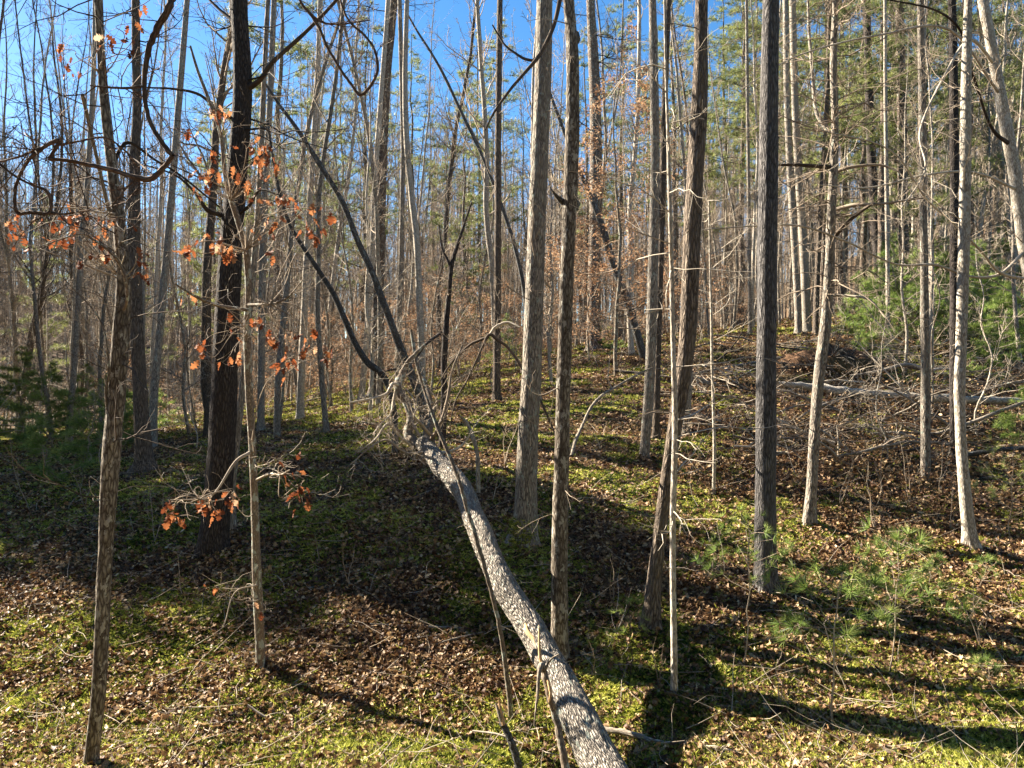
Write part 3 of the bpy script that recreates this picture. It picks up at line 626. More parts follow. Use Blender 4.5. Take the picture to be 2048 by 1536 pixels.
t21, o21, d21 = tree('knotty_tree', 'scaly leaning trunk with many dead side branches right of the dark bluish trunk', 'tree',
    [(1618, 1058, 24), (1622, 1000, 22), (1626, 920, 20), (1631, 840, 20), (1638, 760, 21), (1647, 680, 22), (1655, 600, 20), (1659, 520, 18), (1662, 430, 17), (1667, 340, 16), (1670, 240, 14), (1667, 130, 13), (1671, 0, 12), (1672, -80, 11)],
    B['grey'], H=13, sides=18, seed=42, nb=20, Lmax=2.2, lump=.16, flare=.3, twigs=64, twig_len=1.35, tw_mat=M_TWIG, twig_lo=.42, twig_up=-.08, twig_wob=.25, tlev=2, tw_r=.009,
    parts=[('branch', [(1664, 335, 10), (1630, 332, 8), (1595, 330, 7), (1558, 330, 5)], M_TWIG_D, None, None, 4),
           ('branch', [(1668, 345, 8), (1700, 335, 7), (1760, 330, 5), (1800, 345, 3)], M_TWIG, 11, 10.6, 4),
           ('branch', [(1668, 420, 8), (1710, 410, 8), (1760, 408, 5), (1850, 395, 3)], M_TWIG, 11, 10.4, 5),
           ('branch', [(1662, 480, 9), (1700, 440, 8), (1740, 410, 6)], M_TWIG_D, 11, 10.5, 2),
           ('branch', [(1655, 260, 9), (1632, 220, 8), (1625, 150, 7), (1618, 60, 6), (1616, 0, 5)], B['grey'], 11, 11.3, 4),
           ('branch', [(1648, 590, 6), (1700, 592, 5), (1740, 600, 4), (1770, 635, 2)], M_TWIG_P, 11, 10.4, 3)])
tree('bare_tree', 'pale banded trunk standing by the brush pile, left of the close dark and light pair', 'tree',
    [(1850, 1000, 18), (1851, 930, 18), (1851, 840, 18), (1851, 740, 17), (1849, 620, 16), (1848, 500, 15), (1846, 380, 14), (1845, 250, 14), (1843, 120, 13), (1841, 0, 13), (1840, -80, 12)],
    B['grey'], H=18, d=13, sides=16, seed=43, nb=22, Lmax=2.8, twigs=14, twig_len=1.4, twig_lo=.35, tlev=2)
tree('bare_tree', 'cream trunk with a crooked foot, lit half of the close pair near the right edge', 'tree',
    [(1941, 1108, 21), (1937, 1060, 23), (1932, 1010, 23), (1926, 940, 21), (1921, 860, 20), (1919, 780, 20), (1922, 690, 20), (1925, 600, 21), (1928, 500, 22), (1930, 380, 21), (1931, 250, 20), (1933, 130, 18), (1937, 0, 15), (1938, -90, 14)],
    B['pale'], H=17, sides=18, seed=44, nb=22, Lmax=2.8, twigs=12, twig_len=1.3, twig_lo=.35, lump=.1, tlev=2)
tree('bare_tree', 'black shaded trunk, dark half of the close pair near the right edge', 'tree',
    [(1908, 955, 14), (1908, 860, 15), (1908, 760, 16), (1909, 640, 17), (1909, 500, 17), (1909, 350, 17), (1908, 200, 16), (1906, 80, 15), (1904, 0, 14), (1903, -80, 13)],
    B['dark'], H=20, d=14.2, sides=14, seed=45, nb=22, Lmax=2.8, twigs=8, twig_len=1.3, twig_lo=.4)
tree('leaning_tree', 'pale bumpy trunk leaning in from the right edge towards the top', 'tree',
    [(2165, 1010, 32), (2130, 850, 30), (2090, 690, 28), (2055, 520, 26), (2040, 430, 24), (2028, 340, 23), (2010, 240, 22), (1995, 160, 21), (1982, 90, 20), (1966, 0, 19), (1950, -100, 18)],
    B['pale'], H=16, d=12, sides=18, seed=46,
    parts=[('branch', [(2052, 500, 8), (2000, 548, 6), (1940, 553, 5), (1870, 530, 5), (1790, 528, 4), (1690, 482, 4), (1600, 452, 4), (1510, 452, 3), (1400, 460, 2)], M_TWIG_P, 12, 9.5, 9),
           ('branch', [(2060, 560, 7), (2000, 545, 6), (1960, 500, 5), (1900, 440, 4), (1850, 395, 4), (1780, 300, 3), (1640, 260, 2)], M_TWIG_P, 12, 9.8, 8),
           ('branch', [(2020, 290, 8), (1980, 250, 6), (1940, 130, 6), (1920, 60, 5), (1870, 20, 4), (1780, 0, 3)], M_TWIG_D, 12, 10, 6),
           ('branch', [(1990, 130, 7), (1940, 80, 6), (1890, 150, 5), (1840, 260, 4), (1850, 340, 3), (1800, 420, 2)], M_TWIG_P, 12, 10, 8),
           ('branch', [(2035, 380, 6), (1950, 345, 5), (1850, 350, 4), (1740, 375, 3), (1640, 370, 2)], M_TWIG_P, 12, 9.6, 8),
           ('branch', [(2000, 190, 6), (1900, 60, 5), (1760, 70, 4), (1600, 110, 3), (1480, 180, 2)], M_TWIG_P, 12, 9.2, 9)],
    nb=20, Lmax=2.6, twigs=16, twig_len=1.5, lump=.14, twig_lo=.3, tlev=2, tw_r=.009)
for (lab, pts, mt, dd, sd) in [
    ('left trunk of the tight clump of three beyond the root mound', [(1597, 678, 14), (1595, 600, 14), (1588, 480, 13), (1580, 340, 13), (1574, 200, 12), (1571, 0, 11)], 'grey', 28, 51),
    ('middle trunk, the whitest, of the clump of three beyond the root mound', [(1615, 672, 17), (1612, 600, 17), (1606, 480, 16), (1597, 340, 15), (1590, 200, 14), (1585, 0, 13)], 'pale', 28.5, 52),
    ('right trunk, half hidden, of the clump of three beyond the root mound', [(1631, 675, 11), (1633, 600, 11), (1638, 480, 10), (1648, 320, 10), (1656, 150, 9), (1660, 0, 9)], 'oak', 27.5, 53),
    ('darkest pine trunk above the right pine thicket', [(1762, 600, 20), (1757, 520, 19), (1750, 420, 18), (1742, 300, 17), (1737, 150, 15), (1733, 0, 14)], 'dark', 29, 54),
    ('tall dark pine trunk left of the pale banded trunk', [(1812, 600, 20), (1808, 500, 20), (1806, 380, 19), (1804, 230, 18), (1801, 100, 17), (1799, 0, 16)], 'pine', 27, 55),
    ('thin white pole left of the pale banded trunk above the pine thicket', [(1776, 620, 8), (1775, 500, 8), (1773, 350, 8), (1771, 200, 7), (1770, 0, 6)], 'pale', 24, 56),
    ('slim brown trunk just left of the straight dark bluish trunk', [(1500, 655, 8), (1499, 520, 8), (1497, 350, 7), (1495, 200, 7), (1493, 0, 6)], 'grey', 30, 57)]:
    tree('bare_tree', lab, 'tree', pts, B[mt], H=23, d=dd, sides=12, seed=sd, nb=24, Lmax=3.2, twigs=14, twig_len=1.8, twig_lo=.35, tlev=2, tw_r=.01)

# ------------------------------------------------------------------ the fallen tree
rf = np.random.RandomState(77)
log_px = [(1330, 1800, 112, 4.7), (1262, 1640, 100, 5.2), (1196, 1518, 82, 5.7), (1156, 1435, 72, 6.05), (1124, 1368, 62, 6.4), (1096, 1320, 58, 6.65), (1069, 1268, 55, 6.9), (1038, 1220, 53, 7.15), (1006, 1168, 51, 7.4), (983, 1120, 49, 7.7), (962, 1068, 47, 8.0), (945, 1030, 44, 8.3), (930, 990, 41, 8.6),
          (905, 955, 43, 8.9), (880, 930, 39, 9.2), (862, 905, 34, 9.5), (846, 886, 34, 9.7)]
lp = np.array([P(a, b_, d) for a, b_, w, d in log_px]); lr = np.array([w * .5 / F * d for a, b_, w, d in log_px])
q = spline(np.hstack([lp, lr[:, None]]), 10); L = np.concatenate([[0], np.cumsum(np.linalg.norm(np.diff(q[:, :3], axis=0), axis=1))])
ss = np.arange(0, L[-1], .010); pp = np.stack([np.interp(ss, L, q[:, k]) for k in range(3)], -1); rr = np.interp(ss, L, q[:, 3])
fo = np.array([lp[-1][0], lp[-1][1], float(gz(lp[-1][0], lp[-1][1]))])
fallen = empty('fallen_tree', fo); tag(fallen, 'big fallen tree with deeply furrowed bark slanting from bottom centre up to its broken crown', 'fallen tree')
tb = TB(); tb.add(pp, rr, 84, .05, 9, rough=.008); tb.build('trunk', B['log'], fallen, fo)
def limb(name, pts, mat, ntw=0, tl=.6, root=fallen, org=fo, tw=.004, lev=1, sides=10):
    tb = TB(); p_ = np.array([P(a, b_, d) for a, b_, w, d in pts]); r_ = np.array([w * .5 / F * d for a, b_, w, d in pts])
    q_ = spline(np.hstack([p_, r_[:, None]]), 6); q_[1:-1, :3] += rf.randn(len(q_) - 2, 3) * (q_[1:-1, 3:] * .09); q_[:, 3] *= 1 + .06 * np.sin(np.arange(len(q_)) * 2.1 + rf.rand() * 6); tb.add(q_[:, :3], np.maximum(q_[:, 3], .0015), sides, .2, 3)
    for k in range(ntw):
        i = rf.randint(len(q_) // 5, len(q_) - 1); dd = q_[i + 1, :3] - q_[i, :3]; dd /= np.linalg.norm(dd) + 1e-6
        grow(tb, q_[i, :3], dd * .4 + rf.randn(3) * .8, tl * rf.uniform(.4, 1.3), tw, lev, rf, 4, 0, .38, 1.2)
    return tb.build(name, mat, root, org)
limb('limb', [(835, 895, 24, 9.7), (815, 872, 19, 9.8), (822, 840, 18, 9.9), (815, 808, 18, 10), (796, 775, 17, 10.1), (806, 745, 13, 10.2), (820, 720, 9, 10.2), (850, 690, 6, 10.3)], B['smooth'], 8, .5)
limb('limb', [(848, 888, 24, 9.7), (860, 850, 17, 9.9), (862, 815, 14, 10.1), (850, 770, 12, 10.4), (835, 730, 9, 10.6), (822, 660, 6, 10.8)], B['smooth'], 10, .6)
limb('limb', [(800, 772, 8, 10.1), (785, 768, 7, 10), (772, 788, 6, 9.9), (740, 798, 5, 9.8), (700, 805, 3, 9.6)], M_TWIG_P, 12, .5)
limb('limb', [(820, 890, 6, 9.6), (795, 868, 5, 9.5), (775, 848, 5, 9.4), (750, 880, 4, 9.3), (715, 905, 2, 9.2)], M_TWIG_P, 14, .5)
limb('limb', [(845, 905, 5, 9.4), (810, 905, 5, 9.3), (775, 880, 4, 9.2), (740, 895, 3, 9.1), (700, 930, 2, 9)], M_TWIG_P, 14, .45)
limb('limb', [(795, 765, 6, 10.1), (787, 800, 5, 10), (780, 830, 4, 9.8), (760, 850, 3, 9.7), (745, 870, 2, 9.6)], M_TWIG_P, 12, .45)
limb('limb', [(862, 880, 9, 9.6), (880, 850, 8, 9.5), (895, 800, 7, 9.5), (905, 740, 5, 9.6), (925, 690, 3, 9.8)], M_TWIG, 12, .6)
limb('limb', [(865, 900, 6, 9.5), (890, 905, 5, 9.3), (925, 890, 4, 9.2), (950, 850, 2, 9.2)], M_TWIG_P, 8, .5)
limb('limb', [(862, 870, 6, 9.6), (840, 845, 5, 9.4), (828, 832, 4, 9.3), (838, 810, 2, 9.3)], M_TWIG_P, 6, .35)
for k in range(5):
    a = rf.uniform(780, 900); limb('limb', [(850, 890, 6, 9.7), (a, 840 + rf.uniform(-20, 40), 5, 9.9), (a + rf.uniform(-60, 60), 800, 3, 10.1), (a + rf.uniform(-80, 120), 740, 2, 10.4)], M_TWIG, 10, .6)
# peeled scar on the trunk, and the buried / hidden lower props
i0 = int(np.argmin(np.abs(CY - pp[:, 2] / pp[:, 1] * F - 1310))); i1 = int(np.argmin(np.abs(CY - pp[:, 2] / pp[:, 1] * F - 1238))); q_ = []
for i in range(i0, i1, 4):
    v = -pp[i] / np.linalg.norm(pp[i]) + np.array([-.55, 0, .25]); tg = pp[i + 1] - pp[i - 1]; tg /= np.linalg.norm(tg); v = v - tg * v.dot(tg); v /= np.linalg.norm(v); q_.append(pp[i] + v * (rr[i] - .010) + np.array([.012, 0, 0]) * math.sin(i * .3))
tb = TB(); tb.add(q_, .024 * np.sin(np.linspace(.15, math.pi - .1, len(q_))), 10, .5, 2)
tb.build('torn_patch', M_WOOD, fallen, fo)

def stick(name, label, cat, pts, mat, ntw=0, tl=.3, group=None, extra=None, sides=8):
    p0 = P(pts[0][0], pts[0][1], pts[0][3]); org = np.array([p0[0], p0[1], float(gz(p0[0], p0[1]))])
    if not ntw and not extra:
        o = limb(name, pts, mat, 0, root=None, org=org, sides=sides); o.location = org; tag(o, label, cat, group); return o
    root = empty(name, org); tag(root, label, cat, group)
    limb('stem', pts, mat, ntw, tl, root, org, sides=sides)
    for e in (extra or []): limb(e[0], e[1], e[2], e[3] if len(e) > 3 else 0, e[4] if len(e) > 4 else .4, root, org)
    return root
stick('thin_sapling', 'thin brown leaning stem that crosses in front of the fallen tree trunk', 'sapling',
      [(1022, 1432, 10, 6.8), (1017, 1380, 10, 6.8), (1007, 1300, 10, 6.8), (996, 1240, 9, 6.8), (985, 1193, 9, 6.8), (968, 1130, 9, 6.85), (950, 1068, 9, 6.9), (935, 1020, 8, 6.95), (920, 968, 8, 7), (900, 915, 8, 7.1), (880, 868, 7, 7.2), (862, 820, 6, 7.3), (845, 768, 5, 7.4), (830, 720, 3, 7.4)], B['smooth'], 14, .35)
stick('broken_sapling', 'snapped sapling with torn grey fibres leaning against the fallen trunk', 'broken sapling',
      [(1145, 1600, 17, 5.05), (1132, 1536, 17, 5.1), (1121, 1480, 16, 5.15), (1110, 1430, 15, 5.2), (1100, 1395, 14, 5.2), (1090, 1350, 12, 5.25), (1084, 1322, 8, 5.3)], B['smooth'], 0, .3,
      extra=[('splinter', [(1088, 1340, 12, 5.22), (1083, 1330, 14, 5.2), (1078, 1350, 9, 5.15), (1074, 1400, 6, 5.1), (1068, 1452, 2, 5.1)], B['dead']),
             ('splinter', [(1085, 1345, 8, 5.22), (1079, 1300, 7, 5.25), (1078, 1250, 2, 5.3)], M_WOOD),
             ('splinter', [(1088, 1345, 7, 5.22), (1100, 1320, 4, 5.2), (1118, 1308, 2, 5.15)], B['dead']),
             ('splinter', [(1096, 1360, 7, 5.2), (1101, 1385, 7, 5.16), (1098, 1405, 3, 5.15)], M_WOOD)])
stick('broken_stub', 'short broken stump of a sapling with a pale splintered tip at bottom centre', 'stump',
      [(1048, 1570, 15, 5.5), (1036, 1530, 14, 5.52), (1024, 1490, 14, 5.55), (1012, 1460, 13, 5.58), (1004, 1445, 13, 5.6)], B['black'], 0, .3,
      extra=[('splinter', [(1006, 1450, 9, 5.58), (998, 1425, 8, 5.6), (991, 1405, 2, 5.62)], B['dead']), ('splinter', [(1008, 1450, 8, 5.57), (1001, 1420, 6, 5.6), (998, 1400, 2, 5.6)], M_WOOD)])
stick('dead_stake', 'short crooked dead stick standing upright right of the fallen crown', 'dead branch',
      [(957, 985, 8, 11.6), (956, 940, 8, 11.6), (954, 905, 8, 11.6), (946, 875, 9, 11.6), (936, 850, 7, 11.6), (924, 836, 5, 11.6), (917, 830, 3, 11.5)], B['pale'], 3, .3)
stick('arching_branch', 'dark dead branch arched like a wishbone left of the big furrowed trunk', 'dead branch',
      [(1112, 872, 4, 10.4), (1085, 810, 5, 10.4), (1055, 755, 5, 10.4), (1020, 700, 6, 10.4), (995, 680, 6, 10.4), (978, 670, 7, 10.4), (960, 705, 4, 10.4), (935, 760, 4, 10.4), (912, 800, 3, 10.4), (900, 850, 2, 10.4)], M_TWIG_D, 9, .5,
      extra=[('prong', [(980, 672, 7, 10.4), (990, 655, 6, 10.4), (1015, 645, 5, 10.4), (1040, 655, 4, 10.3)], M_TWIG_P, 3),
             ('prong', [(978, 674, 6, 10.4), (940, 690, 5, 10.5), (900, 730, 4, 10.6), (870, 780, 3, 10.7)], M_TWIG_D, 5)])
stick('arching_branch', 'long pale thin branch rising right from behind the mottled trunk', 'dead branch',
      [(1143, 912, 7, 8.3), (1152, 880, 7, 8.5), (1165, 850, 6, 8.8), (1182, 815, 6, 9.1), (1205, 790, 5, 9.4), (1235, 772, 5, 9.7), (1270, 752, 5, 10), (1305, 735, 3, 10.2)], B['dead'], 7, .4)
stick('fallen_pole', 'pale pole lying on the lit terrace beyond the bending trunk', 'log', [(1385, 748, 5, 21), (1440, 738, 7, 21.3), (1500, 727, 7, 21.6), (1560, 716, 8, 22)], B['dead'], 0)
stick('fallen_pole', 'dark pole lying across the slope left of the bending trunk', 'log', [(1230, 742, 7, 21.3), (1290, 747, 6, 21), (1340, 754, 5, 20.6), (1388, 756, 4, 20.4)], B['oak'], 0)
stick('fallen_log', 'long pale log lying level across the brush near the right edge', 'log',
      [(1556, 768, 10, 17.6), (1600, 772, 14, 17.6), (1660, 779, 17, 17.5), (1720, 785, 17, 17.4), (1790, 791, 17, 17.3), (1860, 797, 18, 17.2), (1930, 799, 16, 17.1), (2000, 801, 14, 17.1), (2070, 804, 13, 17.1)], B['pale'], 14, .7)
stick('fallen_log', 'dark mossy log rising towards the right edge below the long pale one', 'log',
      [(1925, 910, 9, 14.4), (1960, 905, 10, 14.4), (2000, 899, 10, 14.3), (2060, 896, 10, 14.2), (2110, 890, 10, 14.2)], B['black'], 3, .5)
stick('fallen_log', 'half-buried brown stick in the moss along the bottom edge right of the fallen tree', 'log',
      [(1205, 1458, 12, 6.6), (1260, 1468, 13, 6.5), (1320, 1486, 12, 6.35), (1380, 1492, 12, 6.3), (1440, 1500, 13, 6.2), (1490, 1514, 12, 6.15), (1540, 1524, 7, 6.1)], B['dead'], 2, .3)
stick('fallen_branch', 'pale straight stick lying in shade left of the fallen trunk', 'stick', [(740, 1248, 4, 8.4), (810, 1252, 6, 8.4), (880, 1255, 6, 8.35), (950, 1258, 6, 8.3), (1030, 1252, 4, 8.3)], B['dead'])
stick('fallen_branch', 'shorter slanting stick just below the pale straight one', 'stick', [(870, 1290, 3, 8.05), (910, 1277, 5, 8.1), (970, 1264, 4, 8.2)], B['dead'])
stick('fallen_branch', 'crooked white branch on the lit litter between oak sapling and broken stump', 'stick', [(495, 1410, 4, 7.1), (520, 1428, 5, 7.05), (550, 1445, 4, 7), (575, 1455, 4, 6.95), (615, 1466, 3, 6.9)], M_TWIG_P, 3, .25)
stick('fallen_branch', 'thin curved branch on the moss left of the broken stump', 'stick', [(945, 1462, 4, 6.6), (1000, 1470, 5, 6.5), (1050, 1490, 5, 6.4), (1090, 1510, 5, 6.3), (1130, 1530, 4, 6.2)], M_TWIG_P, 4, .3)

# brush pile beside the knotty tree, made of separate dead branches
for k in range(150):
    px0, py0 = rf.uniform(1430, 2080), 690 + 250 * rf.rand()**1.2
    dd = depth_of(px0, py0, 9, 26); c = P(px0, py0, dd); a = rf.uniform(-.55, .55) + (math.pi if rf.rand() < .5 else 0); L_ = rf.uniform(.8, 2.6)
    c[2] = float(gz(c[0], c[1])) + rf.uniform(.03, .35)
    w_ = ('above' if py0 < 780 else 'below') + ' the long pale log ' + ('left of' if px0 < 1630 else ('past' if px0 < 1850 else 'right of')) + (' the knotty trunk' if px0 < 1630 else (' the root mound' if px0 < 1850 else ' the banded trunk'))
    tk_ = rf.uniform(.012, .038); aj_ = ('long ' if L_ > 1.7 else 'short ') + ('thick ' if tk_ > .025 else 'thin ') + ['tan', 'grey', 'tan', 'whitish', 'lichened', 'dark'][k % 6]
    o = empty('dead_branch', c); tag(o, aj_ + ' branch in brush ' + w_, 'dead branch', aj_ + ' branches ' + w_)
    tb = TB(); grow(tb, c, (math.cos(a), math.sin(a) * .6, rf.uniform(-.1, .4)), L_, tk_, 2, rf, 5, -.06, .16, .9, minr=.0035); tb.build('stem', [M_TWIG, B['dead'], M_TWIG, M_TWIG_P, B['smooth'], M_TWIG_D][k % 6], o, c)
for lab, pts, mt in [('short pale log propped on the brush above the long pale log, by the banded trunk', [(1700, 752, 5, 19.5), (1760, 742, 7, 19.3), (1810, 729, 8, 19.2), (1845, 736, 8, 19)], 'dead'),
                 ('pale limb bending down right below the long pale log from the knotty trunk', [(1640, 860, 6, 14), (1670, 880, 6, 14), (1712, 912, 6, 14)], 'dead'),
                 ('pale log end right of the banded trunk just above the long pale log', [(1860, 740, 6, 19), (1880, 738, 6, 19), (1900, 738, 5, 19)], 'pale'),
                 ('long pale limb sloping up to the right edge between the lit pair and frame edge', [(1870, 868, 7, 15.5), (1925, 852, 8, 15.5), (1990, 826, 8, 15.5), (2060, 800, 7, 15.6)], 'dead'),
                 ('low limb lying level left of the banded trunk foot', [(1740, 868, 5, 15), (1790, 866, 7, 15), (1840, 880, 7, 15), (1905, 890, 5, 14.8)], 'grey'),
                 ('grey limb crossing low between knotty trunk and banded trunk', [(1655, 915, 5, 13.6), (1720, 905, 7, 13.6), (1760, 893, 6, 13.8), (1800, 872, 5, 14)], 'dead')]:
    stick('fallen_limb', lab, 'fallen limb', pts, B[mt], 7, .7)

# upturned root mound
c = P(1655, 748, 20.5); c[2] = float(gz(c[0], c[1]))
rm = empty('root_mound', c); tag(rm, 'dark upturned root plate with clinging soil at the log butt', 'uprooted stump')
n = 22; th = np.linspace(0, math.pi * 2, n, endpoint=False); ph = np.linspace(0.05, math.pi / 2 + .2, 9)
V = []; 
for a in ph:
    for t in th:
        s = 1 + .5 * (float(fbm(math.cos(t) * 2 + 7, math.sin(t) * 2 + a * 2, 3)) - .5) * 2
        V.append([1.25 * math.sin(a) * math.cos(t) * s, .45 * math.sin(a) * math.sin(t) * s, .62 * math.cos(a) * s])
Qm = [[i * n + j, i * n + (j + 1) % n, (i + 1) * n + (j + 1) % n, (i + 1) * n + j] for i in range(8) for j in range(n)]
me = rawmesh('soil', V, np.array(Qm)); me.materials.append(M_SOIL); o = bpy.data.objects.new('soil', me); C.link(o); o.parent = rm
tb = TB()
for k in range(26):
    a = rf.uniform(0, math.pi); grow(tb, c + np.array([math.cos(a) * .8, -.2, math.sin(a) * .35]), (math.cos(a), -.5, math.sin(a) * .8), rf.uniform(.4, 1.0), .014, 1, rf, 4, 0, .35)
tb.build('roots', B['black'], rm, c)

# ------------------------------------------------------------------ the near vine hanging at upper left
def vine(name, label, paths, mat, d):
    p0 = P(paths[0][0][0], paths[0][0][1], d); root = empty(name, p0); tag(root, label, 'vine')
    for k, pts in enumerate(paths):
        limb('stem', [(a, b_, w * .82, (c_ if c_ else d)) for a, b_, w, c_ in pts], mat, 8 if k else 5, .3, root, p0, .0028, 1, 12)
    return root
vine('grape_vine', 'thick brown vine curling down from the top edge at upper left',
     [[(420, -700, 20, 3.6), (390, -300, 20, 3.3), (355, -60, 19, 3.1), (340, 10, 18, 3), (318, 50, 17, 3), (298, 100, 15, 3), (289, 160, 12, 3), (292, 215, 11, 3), (303, 250, 11, 3), (322, 282, 11, 3), (345, 312, 12, 3)],
      [(345, 312, 12, 3), (328, 335, 12, 3), (300, 358, 14, 3), (260, 352, 11, 3), (225, 340, 11, 3), (180, 330, 10, 3), (140, 322, 9, 3), (98, 318, 9, 3)],
      [(98, 318, 8, 3), (118, 280, 9, 3), (80, 300, 9, 3), (50, 330, 8, 3), (30, 380, 8, 3), (34, 425, 8, 3), (60, 425, 9, 3), (98, 425, 9, 3), (96, 385, 8, 3), (60, 368, 6, 3), (20, 345, 6, 3), (-30, 300, 6, 3)],
      [(118, 282, 7, 3), (70, 300, 6, 3), (30, 316, 5, 3), (-30, 330, 4, 3)], [(118, 290, 6, 3), (160, 282, 5, 3), (213, 276, 5, 3.1), (260, 310, 4, 3.2), (300, 345, 4, 3)],
      [(289, 172, 7, 3), (255, 176, 6, 3), (215, 175, 5, 3), (180, 171, 3, 3)], [(100, 425, 6, 3), (130, 428, 5, 3), (180, 420, 3, 3.1)]], B['vine'], 3.0)
vine('grape_vine', 'thin brown vine looping down and back up near the top, left of centre',
     [[(560, -500, 8, 4.2), (585, -60, 7, 4), (600, 0, 7, 4), (622, 30, 7, 4), (640, 60, 7, 4), (655, 95, 7, 4), (680, 137, 7, 4), (702, 168, 7, 4), (722, 190, 8, 4), (745, 165, 7, 4), (755, 138, 7, 4), (748, 98, 6, 4), (728, 70, 6, 4), (705, 50, 5, 4), (688, 22, 5, 4), (680, -30, 4, 4), (690, -200, 4, 4.1)],
      [(600, 5, 5, 4), (640, 42, 5, 4), (680, 48, 4, 4), (740, 40, 3, 4)]], B['vine'], 4.0)

def region(px):
    names = [(230, 'left of the lichen-spotted trunk'), (430, 'between spotted and dark pine trunks'), (620, 'between dark pine and black leaning trunks'),
             (860, 'behind the black leaning trunk'), (1070, 'between forked sapling and big furrowed trunk'), (1300, 'between big furrowed and light grey trunks'),
             (1530, 'between bending and dark bluish trunks'), (1680, 'between dark bluish and knotty trunks'), (1860, 'between knotty and pale banded trunks'), (9999, 'around the lit and dark pair at right')]
    for a, s in names:
        if px < a: return s
# ------------------------------------------------------------------ beech with copper leaves, young beeches, pine seedlings
def beech(name, label, cat, x, y, H, r0, nbr, Lb, nleaf, seed, group=None, zlo=.15, mat=None, lsize=.075, zhi=.95):
    r = np.random.RandomState(seed); z = float(gz(x, y)); org = np.array([x, y, z]); root = empty(name, org); tag(root, label, cat, group)
    n = 14; path = np.cumsum(np.vstack([[x, y, z - .1], np.column_stack([r.randn(n) * .06, r.randn(n) * .06, np.full(n, H / n)])]), 0); rad = np.linspace(r0, r0 * .15, n + 1)
    tb = TB(); tb.add(path, rad, 8, .1, seed); tb.build('trunk', B['smooth'], root, org)
    tb = TB(); tips = []; P_ = []
    for k in range(nbr):
        t = zlo + (zhi - zlo) * (k + r.rand()) / nbr; i = int(t * n); q = path[i] + (path[min(i + 1, n)] - path[i]) * (t * n - i); az = r.uniform(0, 6.28)
        L_ = Lb * (1.1 - .7 * t) * r.uniform(.6, 1.2); d = np.array([math.cos(az), math.sin(az), r.uniform(0, .35)])
        mark = len(tb.V); grow(tb, q, d, L_, max(.003, rad[i] * .35), 2, r, 4, .02, .14, .9, droop=.15)
        for v in tb.V[mark:]: P_.append(v.reshape(-1, 3)[r.randint(len(v) // 3, len(v))])
    tb.build('crown', M_TWIG, root, org)
    P_ = np.array(P_); idx = r.randint(0, len(P_), nleaf); pos = P_[idx] + r.randn(nleaf, 3) * .07
    scatter('leaves', pos, rots(nleaf, (0, 0, 1), .7, r), lsize * r.uniform(.6, 1.2, nleaf), T_BEECH, r.beta(2, 2, nleaf), mat or M_BEECH, tris=F_BEECH, parent=root, origin=org, smooth=False)
    return root
def at_px(px, d): return (px - CX) / F * d, d
x, y = at_px(1232, 22); beech('beech', 'beech holding tiers of pale copper leaves right of the mottled trunk', 'tree', x, y, 9.5, .06, 38, 2.8, 8500, 61, lsize=.09)
x, y = at_px(1178, 25); beech('beech', 'smaller copper-leaved beech low between the mottled trunk and the thick far pine', 'tree', x, y, 5, .035, 24, 2.0, 3600, 62, lsize=.09)
YB = []
for k, (px, d, H) in enumerate([(560, 26, 3), (640, 30, 4), (690, 27, 3), (735, 31, 3.4), (790, 29, 3.2), (830, 27, 3), (875, 30, 4), (915, 27, 3.6), (950, 31, 3.2), (1020, 30, 3.5), (1100, 30, 3), (1265, 33, 3), (1330, 36, 4), (330, 23, 1.8), (215, 24, 3.2), (1450, 38, 3.5), (385, 29, 3), (480, 28, 3.4), (600, 36, 4), (665, 38, 4), (710, 35, 4), (770, 37, 4.5), (810, 34, 4), (850, 38, 4.5), (895, 36, 4), (940, 38, 4.5), (985, 35, 4), (1060, 37, 4), (1120, 35, 3.6), (1160, 38, 4), (260, 30, 3), (1400, 44, 4), (1500, 40, 3)]):
    x, y = at_px(px, d); bl_ = ('near' if d < 28 else ('middling' if d < 34 else 'far')) + ' young beech with rusty leaves ' + region(px)
    if k < 5: YB.append(beech('young_beech', bl_, 'young beech', x, y, H, .022, 22, 1.5, 1500, 70 + k, bl_ + ' group', .06, lsize=.085))
    else: copy_thing(YB[k % 5], (x, y, float(gz(x, y))), k * 1.7, H / 3.3, bl_, bl_ + ' group')

